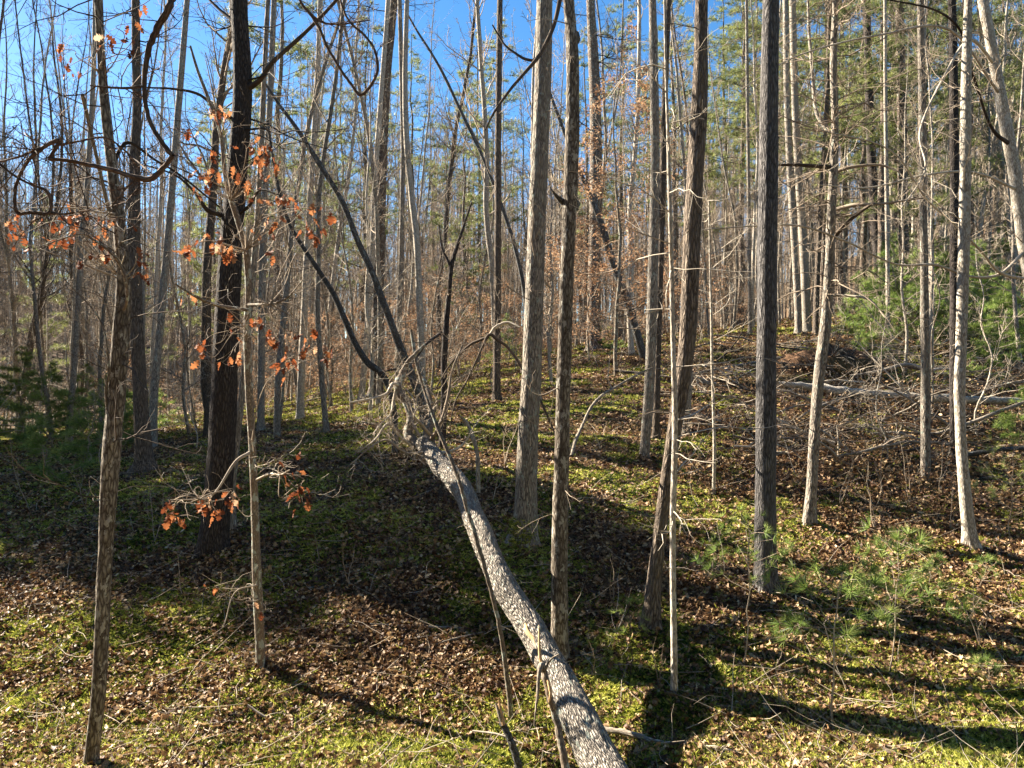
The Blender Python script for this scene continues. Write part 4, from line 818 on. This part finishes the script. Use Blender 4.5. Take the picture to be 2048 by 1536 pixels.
def seedling(name, label, cat, px, py, H, d=None, nb=7, Lb=.38, seed=0, group=None, spread=.0, clump=.15, mat=None, top=True, bare=.35, lean=0, dens=3, stem=None, r0=.008):
    """little white pine: whorled thin limbs ending in soft needle tufts"""
    nb += 2; clump *= 1.12; r = np.random.RandomState(seed); d = d or depth_of(px, py); p0 = P(px, py, d); z = float(gz(p0[0], p0[1])); org = np.array([p0[0], p0[1], z]); root = empty(name, org); tag(root, label, cat, group)
    n = 8; path = [org.copy()]
    for k in range(n): path.append(path[-1] + np.array([r.randn() * .02 + lean * H / n, r.randn() * .02, H / n]))
    path = np.array(path); rad = np.linspace(r0, r0 * .35, n + 1); tb = TB(); tb.add(path, rad, 6, .1, seed)
    tb.build('stem', stem or M_TWIG_P, root, org); tb = TB(); C_ = []; A_ = []
    for k in range(nb):
        t = bare + (1 - bare) * (k + .3 * r.rand()) / nb; i = min(int(t * n), n - 1); q = path[i] + (path[i + 1] - path[i]) * (t * n - i)
        for j in range(dens):
            az = j * 6.28 / dens + k * 1.1 + r.rand() * .6; L_ = Lb * (1.15 - .75 * (t - bare) / (1 - bare)) * r.uniform(.6, 1.2)
            pts = [q]; dv = np.array([math.cos(az), math.sin(az), .35])
            for s in range(4): dv = dv + r.randn(3) * .12 + np.array([0, 0, .08]); dv /= np.linalg.norm(dv); pts.append(pts[-1] + dv * L_ / 4)
            tb.add(pts, np.linspace(r0 * .4, .0016, 5), 4)
            for m_ in (4, 3)[:1 + (L_ > .35)]:
                C_.append(pts[m_]); A_.append(dv + r.randn(3) * .25)
                if L_ > .45 and m_ == 4: C_.append(pts[m_] + r.randn(3) * .06); A_.append(dv + r.randn(3) * .6)
    if top:
        for s in range(3): C_.append(path[-1]); A_.append(np.array([r.randn() * .3, r.randn() * .3, 1]))
    tb.build('branches', stem or M_TWIG, root, org)
    C_ = np.array(C_); A_ = np.array(A_); m_ = len(C_)
    zz = A_ / np.linalg.norm(A_, axis=1)[:, None]; xx = np.cross(zz, r.randn(m_, 3)); xx /= np.linalg.norm(xx, axis=1)[:, None]
    scatter('needles', C_, np.stack([xx, np.cross(zz, xx), zz], -1), clump * r.uniform(.75, 1.2, m_), T_NEED_N, r.beta(2, 2, m_), mat or M_NEEDLE_Y, tris=F_NEED_N, parent=root, origin=org, smooth=False)
    return root
seedling('pine_seedling', 'pale-stemmed pine seedling, the nearest one at lower right, with tufts leaning left', 'pine seedling', 1665, 1455, 1.35, nb=5, Lb=.55, seed=81, bare=.55, lean=.03, r0=.010)
seedling('pine_seedling', 'taller brown-stemmed pine seedling just right of the nearest pale-stemmed one', 'pine seedling', 1778, 1362, 1.25, nb=7, Lb=.55, seed=82, bare=.45, stem=M_TWIG, r0=.009)
seedling('pine_seedling', 'thin pine seedling with sparse tufts left of the straight dark bluish trunk', 'pine seedling', 1488, 1335, 1.45, nb=6, Lb=.5, seed=83, bare=.5, stem=M_TWIG, clump=.10, r0=.008)
seedling('pine_seedling', 'small low pine seedling in shade between the mottled and bending trunks', 'pine seedling', 1262, 1365, .75, nb=5, Lb=.26, seed=84, bare=.4, stem=M_TWIG_D, clump=.085, r0=.006)
seedling('pine_seedling', 'pine seedling with tufts hanging in at the right edge above the crooked-foot trunk', 'pine seedling', 2020, 1085, 1.3, nb=7, Lb=.6, seed=85, bare=.2, stem=M_TWIG, clump=.12, mat=M_NEEDLE)
for k, (px, py, h) in enumerate([(1930, 1260, .35), (1590, 1300, .25), (1960, 1180, .4), (1410, 1175, .35), (1820, 1240, .35), (1860, 1180, .35), (1980, 1380, .22)]):
    seedling('pine_seedling', 'tiny pine seedling poking out of the moss at lower right', 'pine seedling', px, py, h, nb=3, Lb=.16, seed=90 + k, bare=.2, stem=M_TWIG, clump=.09, r0=.004, group='tiny pine seedlings in the moss')
for k, (px, py, h, dens) in enumerate([(1700, 1400, .7, 4), (1560, 1420, .5, 4), (1340, 1180, .9, 5), (1750, 1060, 1.1, 8), (1770, 1000, 1.0, 8), (1320, 1400, .5, 4), (1185, 1360, .6, 5), (700, 1180, .6, 5), (640, 1120, .5, 5), (310, 1080, .9, 7), (365, 1190, .5, 5), (1900, 1060, .7, 7), (1450, 1150, .8, 5), (1960, 1300, .6, 5),
                                        (60, 1020, 1.3, 9), (170, 1010, 1.3, 8), (95, 960, 1.4, 9), (1680, 1010, .9, 8), (1600, 990, 1.0, 8), (1820, 1010, 1.0, 10), (1880, 1000, 1.0, 9), (1225, 1205, .8, 5), (985, 1000, .6, 5), (1010, 930, .9, 7), (1200, 900, .8, 6), (1470, 900, 1.1, 8), (860, 760, 2, 10), (940, 790, 2, 10)]):
    d = depth_of(px, py); p0 = P(px, py, d); p0[2] = float(gz(p0[0], p0[1])); root = empty('bare_seedling', p0)
    lab = ('front' if py > 1150 else 'rear') + ' leafless knee-high seedling ' + region(px); tag(root, lab, 'seedling', lab + ' group')
    tb = TB(); r = np.random.RandomState(200 + k)
    for j in range(1 + k % 2): grow(tb, p0, (r.randn() * .2, r.randn() * .2, 1), h * r.uniform(.8, 1.1), .0045 + .0006 * d * .5, 2, r, 4, .3, .16, .45 * dens / 5)
    tb.build('stem', [M_TWIG_P, M_TWIG][k % 2], root, p0)

# ------------------------------------------------------------------ prototypes for the wood behind
def proto_tree(seed, H, r0, mat, lean=0, nb=26, Lm=2.6, lo=.3, fork=False, tw=None, up=.3, ang=.7):
    r = np.random.RandomState(seed); root = empty('background_tree', (0, 0, 0)); n = 24
    path = [np.array([0, 0, -.3])]; d = np.array([lean, 0, 1.0])
    for k in range(n): d = d + np.array([r.randn() * .042, r.randn() * .042, .05]); d /= np.linalg.norm(d); path.append(path[-1] + d * H / n)
    path = np.array(path); rad = r0 * (1 - np.linspace(0, 1, n + 1) * .85); rad[0] *= 1.35
    pp = spline(np.hstack([path, rad[:, None]]), 3); path2, rad2 = pp[:, :3], pp[:, 3]
    tb = TB(); tb.add(path2, rad2, 8, .12, seed)
    if fork:
        q = path[10]; f = [q]; dd = np.array([r.choice([-1, 1]) * .22, .05, 1])
        for k in range(12): dd = dd + r.randn(3) * .03 + np.array([0, 0, .08]); dd /= np.linalg.norm(dd); f.append(f[-1] + dd * H / n)
        tb.add(f, np.linspace(rad[10] * .75, .02, 13), 7, .1, seed + 1)
    tb.build('trunk', mat, root)
    tb = TB(); crown_on(tb, path2, rad2, lo * .75, 1, r, int(nb * 1.5), Lm, 2, ang, 1.1, up, .004)
    if fork: crown_on(tb, np.array(f), np.linspace(rad[10] * .75, .02, 13), .3, 1, r, nb // 2, Lm * .8, 2, ang, .6, up, .0055)
    for k in range(16):                                       # short dead twigs low down
        i = r.randint(4, int(lo * len(path2)) + 4); az = r.uniform(0, 6.28); grow(tb, path2[i], (math.cos(az), math.sin(az), r.uniform(-.1, .5)), r.uniform(.5, 1.9), .009, 2, r, 3, .1, .2, .8, minr=.004)
    tb.build('crown', tw or M_TWIG, root); return root
def proto_pine(seed, H, r0, lo=.4, Lb=3.0, nb=56, mat=None, cl=.34, per=1.0, nmat=None, name='background_pine', twmat=None, sag=-.05, tmpl=None, taper=1.6):
    r = np.random.RandomState(seed); root = empty(name, (0, 0, 0)); n = 20
    path = np.cumsum(np.vstack([[0, 0, -.3], np.column_stack([r.randn(n) * .05, r.randn(n) * .05, np.full(n, H / n)])]), 0); rad = r0 * (1 - np.linspace(0, 1, n + 1) * .9); rad[0] *= 1.3
    tb = TB(); tb.add(path, rad, 9, .1, seed); tb.build('trunk', mat or B['pine'], root); tb = TB(); C_ = []; A_ = []
    for k in range(nb):
        t = lo + (1 - lo) * (k + r.rand()) / nb; i = min(int(t * n), n - 1); q = path[i] + (path[i + 1] - path[i]) * (t * n - i); az = r.uniform(0, 6.28)
        L_ = Lb * min(1, (1.03 - t) / (1 - lo) * taper) * r.uniform(.5, 1.1); m_ = max(3, int(L_ * 3)); dv = np.array([math.cos(az), math.sin(az), .25]); pts = [q]
        for s in range(m_): dv = dv + r.randn(3) * .1 + np.array([0, 0, sag + .1 * s / m_]); dv /= np.linalg.norm(dv); pts.append(pts[-1] + dv * L_ / m_)
        pts = np.array(pts); tb.add(pts, np.linspace(max(.006, rad[i] * .22), .004, m_ + 1), 4)
        for s in range(int(per * L_ * 15) + 4):
            u = r.uniform(.3, 1) * m_; j = min(int(u), m_ - 1); c = pts[j] + (pts[j + 1] - pts[j]) * (u - j)
            side = np.cross(dv, (0, 0, 1)) * r.choice([-1, 1]) + dv * .8 + r.randn(3) * .15; side /= np.linalg.norm(side); l2 = L_ * .3 * r.rand()
            e = c + side * l2 + np.array([0, 0, .03]); 
            if l2 > .2: tb.add([c, (c + e) / 2 + r.randn(3) * .02, e], [.005, .004, .003], 3)
            C_.append(e); A_.append(side + np.array([0, 0, .35]) + r.randn(3) * .3)
    if lo > .25:
        for k in range(16):                                   # dead lower limbs
            t = r.uniform(.1, lo); i = int(t * n); az = r.uniform(0, 6.28); grow(tb, path[i], (math.cos(az), math.sin(az), r.uniform(-.1, .2)), r.uniform(.6, 2.2), .014, 1, r, 4, 0, .12, .8, minr=.005)
    tb.build('branches', twmat or M_TWIG_D, root)
    C_ = np.array(C_); A_ = np.array(A_); m_ = len(C_); zz = A_ / np.linalg.norm(A_, axis=1)[:, None]; xx = np.cross(zz, r.randn(m_, 3)); xx /= np.linalg.norm(xx, axis=1)[:, None]
    T, Fc = tmpl or (T_NEED, F_NEED)
    scatter('needles', C_, np.stack([xx, np.cross(zz, xx), zz], -1), cl * r.uniform(.6, 1.2, m_), T, r.beta(2, 2, m_), nmat or M_NEEDLE, tris=Fc, parent=root, smooth=False)
    return root

PT = [proto_tree(301, 21, .10, B['pale']), proto_tree(302, 19, .08, B['grey'], .02, lo=.35), proto_tree(303, 22, .13, B['grey'], fork=True), proto_tree(304, 17, .075, B['pale'], -.03, 22, 2.2, .4),
      proto_tree(305, 23, .15, B['oak'], 0, 30, 3.2, .4), proto_tree(306, 16, .06, B['grey'], .05, 20, 1.9, .3), proto_tree(307, 20, .10, B['oak'], -.04, fork=True, tw=M_TWIG_D), proto_tree(308, 14, .05, B['pale'], .1, 18, 1.7, .25),
      proto_tree(309, 22, .105, B['pale'], 0, 24, 2.4, .5)]
PP = [proto_pine(401, 24, .2, .35, 3.2), proto_pine(402, 20, .15, .3, 2.6, 50), proto_pine(403, 17, .12, .22, 2.4, 50)]
PT_used = [0] * len(PT); PP_used = [0] * len(PP)

def place(protos, used, k, px, d, rz, sc, kind):
    x = (px - CX) / F * d; z = float(gz(x, d)); reg = region(px)
    band = 'near' if d < 26 else ('middle-distance' if d < 38 else ('far' if d < 56 else 'farthest'))
    lab = band + ' ' + kind + ' ' + reg; grp = band + ' ' + kind + 's ' + reg
    if not used[k]:
        r = protos[k]; r.location = (x, d, z); r.rotation_euler = (0, 0, rz); r.scale = (sc,) * 3; used[k] = 1; tag(r, lab, 'tree', grp)
    else: r = copy_thing(protos[k], (x, d, z), rz, sc, lab, grp)
    r['category'] = 'tree'; return r

rb = np.random.RandomState(99); spots = list(NEAR); cnt = 0; tries = 0
while cnt < 285 and tries < 9000:
    tries += 1; d = 17 + 58 * rb.rand()**1.05; px = rb.uniform(-70, 2120)
    if 300 < px < 430 and d > 24 and rb.rand() < .6: continue
    if 1000 < px < 1300 and d < 34 and rb.rand() < .6: continue
    if d < 26 and rb.rand() < .62: continue
    if d < 30 and 1080 < px < 1760 and rb.rand() < .6: continue
    x = (px - CX) / F * d
    if any((x - a)**2 + (d - b_)**2 < 1.0 for a, b_ in spots): continue
    spots.append((x, d)); k = rb.choice(9, p=[.13, .14, .08, .18, .06, .14, .07, .10, .10])
    far = 'bare pole tree in the wood ' if d < 75 else ''
    dark = k in (4, 6)
    place(PT, PT_used, k, px, d, rb.uniform(0, 6.28), rb.uniform(.8, 1.15), 'dark bare tree' if dark else ('slim pale bare tree' if k in (0, 3, 7, 8) else 'grey bare tree')); cnt += 1
for px, d, k, s in [(560, 34, 0, 1), (640, 46, 1, .95), (735, 40, 1, 1), (420, 44, 1, .9), (925, 44, 2, 1.05), (960, 60, 0, 1.05), (930, 36, 2, .42), (1165, 48, 1, 1), (1480, 42, 0, .95), (1450, 58, 0, 1.1), (1540, 36, 0, .9), (1590, 44, 0, 1.1), (1640, 33, 1, 1), (1690, 40, 0, 1.05), (1730, 31, 2, 1.1),
                    (1765, 27, 0, .8), (1815, 35, 1, 1.1), (1870, 30, 2, 1), (1900, 44, 0, 1), (1960, 36, 1, 1), (2020, 31, 2, 1), (80, 44, 2, .8), (2080, 42, 0, 1), (1385, 50, 1, 1), (300, 52, 2, .7), (1310, 60, 0, 1), (820, 62, 0, 1.1), (1000, 54, 0, 1), (1240, 56, 0, 1.1), (1350, 46, 0, 1), (1520, 52, 0, 1.1), (1660, 42, 0, 1.1), (1790, 46, 0, 1.1), (1840, 26, 2, .9), (1930, 28, 1, .95), (500, 56, 0, 1), (460, 36, 2, .9), (620, 60, 0, 1.1), (1480, 64, 0, 1.2)]:
    place(PP, PP_used, k, px, d, px * .37, s, 'tall green pine')

# young pine thickets
YP = [proto_pine(501, 2.6, .03, .04, 1.0, 34, M_TWIG, .2, 2.4, M_NEEDLE_Y, 'young_pine', M_TWIG), proto_pine(502, 3.6, .04, .05, 1.3, 44, M_TWIG, .22, 2.2, M_NEEDLE_Y, 'young_pine', M_TWIG), proto_pine(503, 1.7, .02, .03, .8, 26, M_TWIG, .17, 2.4, M_NEEDLE_Y, 'young_pine', M_TWIG)]
YP_used = [0] * 3
for px, d, k, s in [(1735, 24, 0, 1), (1790, 26, 1, 1), (1850, 24, 1, .9), (1700, 27, 2, 1), (1905, 26, 1, 1.1), (1965, 24, 1, 1), (2020, 22, 0, 1), (2070, 25, 1, 1), (2045, 16, 2, .8), (1820, 29, 1, 1.1), (1880, 31, 1, 1.1), (1760, 30, 0, 1), (2000, 29, 1, 1.2), (1720, 21, 2, .7), (1945, 20, 2, 1)]:
    if not YP_used[k]: r = YP[k]; YP_used[k] = 1
    else: r = copy_thing(YP[k], (0, 0, 0), 0, 1, '', '')
    x = (px - CX) / F * d; r.location = (x, d, float(gz(x, d))); r.rotation_euler = (0, 0, px * .61); r.scale = (s,) * 3
    w_ = ('low' if k == 2 else ('mid-sized' if k == 0 else 'tall')) + (' front' if d < 22 else ' rear'); v_ = 'left of the pale banded trunk' if px < 1850 else ('left of the lit pair' if px < 1925 else 'against the right edge')
    tag(r, w_ + ' young pine in bright thicket ' + v_, 'young pine', w_ + ' young pines ' + v_)
for px, d, k, s in [(120, 15, 2, .9), (180, 17, 0, .8), (230, 20, 0, .8), (110, 21, 0, 1), (270, 24, 0, .7), (160, 24, 0, 1), (40, 24, 1, .9), (345, 26, 2, .9)]:
    x = (px - CX) / F * d; r = copy_thing(YP[k], (x, d, float(gz(x, d))), px * .7, s, ('small' if k == 2 else 'larger') + (' front' if d < 18 else ' rear') + ' dim young pine in the shaded thicket ' + ('at the left edge' if px < 100 else 'behind the lichen-spotted trunk'), ('small' if k == 2 else 'larger') + (' front' if d < 18 else ' rear') + ' pines of the left thicket ' + ('at the edge' if px < 100 else 'by the spotted trunk'))
x, y = at_px(1015, 33); copy_thing(YP[0], (x, y, float(gz(x, y))), 1, .9, 'lone small pine at the terrace edge left of the big furrowed trunk', 'small pines on the terrace')
x, y = at_px(1215, 31); copy_thing(YP[2], (x, y, float(gz(x, y))), 2, .9, 'little pine at the foot of the thick far pine', 'small pines on the terrace')

# the far wood past the counted trees, one mass
rw = np.random.RandomState(31); FV = []; FQ = []; off = 0
for v in range(26):
    tb = TB(); H = rw.uniform(13, 23); a = rw.randn(2) * .03; tt = np.linspace(0, 1, 7); r0 = rw.uniform(.05, .16)
    path = np.stack([a[0] * H * tt + rw.randn(7) * .12, a[1] * H * tt, -.3 + H * tt], -1); tb.add(path, r0 * (1 - .8 * tt), 4)
    for j in range(42):
        t = rw.uniform(.15, 1); q = path[0] + (path[-1] - path[0]) * t; q[0] = np.interp(t, tt, path[:, 0]); az = rw.uniform(0, 6.28); L_ = rw.uniform(.8, 2.8) * (1.2 - t); dv = np.array([math.cos(az), math.sin(az), rw.uniform(.4, 1.6)])
        q1 = q + dv * L_ * .5; q2 = q1 + (dv + rw.randn(3) * .35) * L_ * .5; tb.add([q, q1, q2], [.022, .014, .008], 3)
        for m_ in range(4): e = (q + q1) / 2 if m_ < 2 else (q1 + q2) / 2; tb.add([e, e + rw.randn(3) * .45 + np.array([0, 0, .45])], [.010, .006], 3)
    V0 = np.vstack(tb.V); Q0 = np.vstack(tb.Q)
    for c_ in range(62):
        d = 62 + 75 * rw.rand(); x = rw.uniform(-.8, .8) * d; z = float(gz(x, d)); th = rw.uniform(0, 6.28); s_ = rw.uniform(.85, 1.15); ca, sa = math.cos(th) * s_, math.sin(th) * s_
        FV.append(np.stack([V0[:, 0] * ca - V0[:, 1] * sa + x, V0[:, 0] * sa + V0[:, 1] * ca + d, V0[:, 2] * s_ + z], -1)); FQ.append(Q0 + off); off += len(V0)
tb = TB(); tb.V = FV; tb.Q = FQ; tb.A = [np.zeros((off, 3))]
o = tb.build('far_woods', M_TWIG); tag(o, 'far grey bare woodland closing the view behind the counted trees', 'woods', kind='stuff')

# understory saplings: thin, twiggy, many
def proto_sap(seed, H, r0, mat, dens=1.0):
    r = np.random.RandomState(seed); root = empty('bare_sapling', (0, 0, 0)); tb = TB()
    tb.add(spline(np.cumsum(np.vstack([[0, 0, -.1], np.column_stack([r.randn(8) * .1, r.randn(8) * .1, np.full(8, H / 8)])]), 0), 3), np.linspace(r0, .004, 25), 5, .1, seed); path = tb.V[0].reshape(25, 5, 3).mean(1)
    tb.build('trunk', B['pale'] if seed % 2 else B['smooth'], root)
    tb = TB(); crown_on(tb, path, np.linspace(r0, .004, 25), .12, 1, r, int(18 * dens), 1.9, 2, 1.0, .75, .12, .0028, .45); tb.build('crown', mat, root); return root
SP = [proto_sap(601, 4.5, .022, M_TWIG_P), proto_sap(602, 6.5, .032, M_TWIG), proto_sap(603, 3.2, .015, M_TWIG), proto_sap(604, 5.5, .025, M_TWIG_P, 1.3), proto_sap(605, 2.2, .012, M_TWIG_P, 1.2), proto_sap(606, 10, .05, M_TWIG, 2.4), proto_sap(607, 12, .06, M_TWIG_P, 2.6)]
SP_used = [0] * 7; cnt = 0
while cnt < 190:
    d = 13.5 + 34 * rb.rand()**1.2; px = rb.uniform(-60, 2110)
    if d < 19 and 420 < px < 1330: continue
    if d < 31 and px > 1640 and rb.rand() < .7: continue
    if d < 20 and px < 420 and rb.rand() < .6: continue
    if d < 31 and 1080 < px < 1760 and rb.rand() < .8: continue
    x = (px - CX) / F * d
    if any((x - a)**2 + (d - b_)**2 < .25 for a, b_ in spots): continue
    spots.append((x, d)); k = rb.randint(7); k = k if d > 17 else k % 5; hw = ['tall', 'slender', 'short', 'bushy', 'knee-high', 'towering', 'tallest'][k]; hw = ('near ' if d < 22 else 'far ') + hw; lab = hw + ' leafless sapling ' + region(px); grp = hw + ' leafless saplings ' + region(px)
    if not SP_used[k]: r = SP[k]; SP_used[k] = 1; r.rotation_euler = (0, 0, rb.rand() * 6)
    else: r = copy_thing(SP[k], (0, 0, 0), rb.rand() * 6, rb.uniform(.7, 1.2), '', '')
    r.location = (x, d, float(gz(x, d))); tag(r, lab, 'sapling', grp); cnt += 1

# ------------------------------------------------------------------ unseen wood to the left, towards the sun, its pines added to shade the slope
for k, (x, y) in enumerate([(-19, 20), (-21, 25), (-27, 27), (-30, 36), (-24, 31)]):
    r = copy_thing(PT[[0, 1, 4, 2, 8, 6][k % 6]], (x, y, float(gz(x, y))), k * 1.3, .9, 'bare tree outside the picture on the sunward side', 'trees beyond the picture edge')
DP = proto_pine(504, 12, .1, .25, 2.5, 120, None, .36, 1.25, taper=3.5)  # unseen pines added, crown and height shaped to throw shade on the slope
DP.location = (-15.5, 16.8, float(gz(-15.5, 16.8))); DP.scale = (.9,) * 3; tag(DP, 'dense pine added outside the picture to shade the slope', 'tree', 'pines beyond the picture edge')
for k, (x, y, s) in enumerate([(-18.2, 19.8, 1.12), (-17.6, 14.4, .6), (-20.4, 22.8, 1.3), (-21, 16.6, .7), (-23.5, 27, 1.3), (-22, 28, 1.1), (-17.2, 17.9, .85)]):
    r = copy_thing(DP, (x, y, float(gz(x, y))), k * 1.9, s, 'dense pine added outside the picture to shade the slope', 'pines beyond the picture edge')
# unseen wood added behind and beside the viewer to cut sky fill: one mass
rw = np.random.RandomState(41); FV = []; FQ = []; off = 0; C_ = []
for k in range(120):
    a = rw.uniform(-20, 200); rd_ = rw.uniform(9, 40); x = math.cos(R(a)) * rd_; y = -math.sin(R(a)) * rd_
    z = float(gz(x, y)); H = rw.uniform(11, 19); tb = TB(); tb.add([(x, y, z - .3), (x, y, z + H * .5), (x + .3, y, z + H)], [.15, .1, .02], 6); FV += tb.V; FQ.append(tb.Q[0] + off); off += tb.n
    for j in range(34): t = rw.uniform(.12, 1); rr_2 = 2.6 * (1.1 - t) * math.sqrt(rw.rand()); b_ = rw.uniform(0, 6.28); C_.append((x + rr_2 * math.cos(b_), y + rr_2 * math.sin(b_), z + H * t))
tb = TB(); tb.V = FV; tb.Q = FQ; tb.A = [np.zeros((off, 3))]; o = tb.build('added_woods_behind', B['pine']); tag(o, 'trunks of the unseen wood added behind the viewer', 'woods', kind='stuff')
C_ = np.array(C_); o = scatter('added_woods_foliage', C_, rots(len(C_), r=rw), rw.uniform(.9, 1.6, len(C_)), T_MOSS, rw.rand(len(C_)), M_NEEDLE, tris=F_MOSS); tag(o, 'foliage of the unseen wood added behind the viewer', 'woods', kind='stuff')
# give look-alikes inside one group their order across the view
gd = {}
for o in bpy.data.objects:
    if o.parent is None and o.get('group') and o.get('category') in ('tree', 'sapling', 'young beech', 'young pine', 'pine seedling', 'seedling') and 'picture' not in o['group']: gd.setdefault(o['group'], []).append(o)
for k, v in gd.items():
    v.sort(key=lambda o: o.location.x / max(o.location.y, 1)); n = len(v)
    if n < 2 or n > 18 or len(set(o['label'] for o in v)) > 1: continue
    w_ = {2: ['left of two', 'right of two'], 3: ['left of three', 'middle of three', 'right of three']}.get(n) or (['leftmost'] + [z_ + ' from left' for z_ in 'second third fourth fifth sixth seventh eighth ninth'.split()][:(n + 1) // 2 - 1] + ([z_ + ' from right' for z_ in 'second third fourth fifth sixth seventh eighth ninth'.split()][:n // 2 - 1])[::-1] + ['rightmost'])
    for o, t_ in zip(v, w_): o['label'] = o['label'] + ', ' + t_
print('OBJECTS', len(bpy.data.objects), 'VERTS', sum(len(m_.vertices) for m_ in bpy.data.meshes) / 1e6)
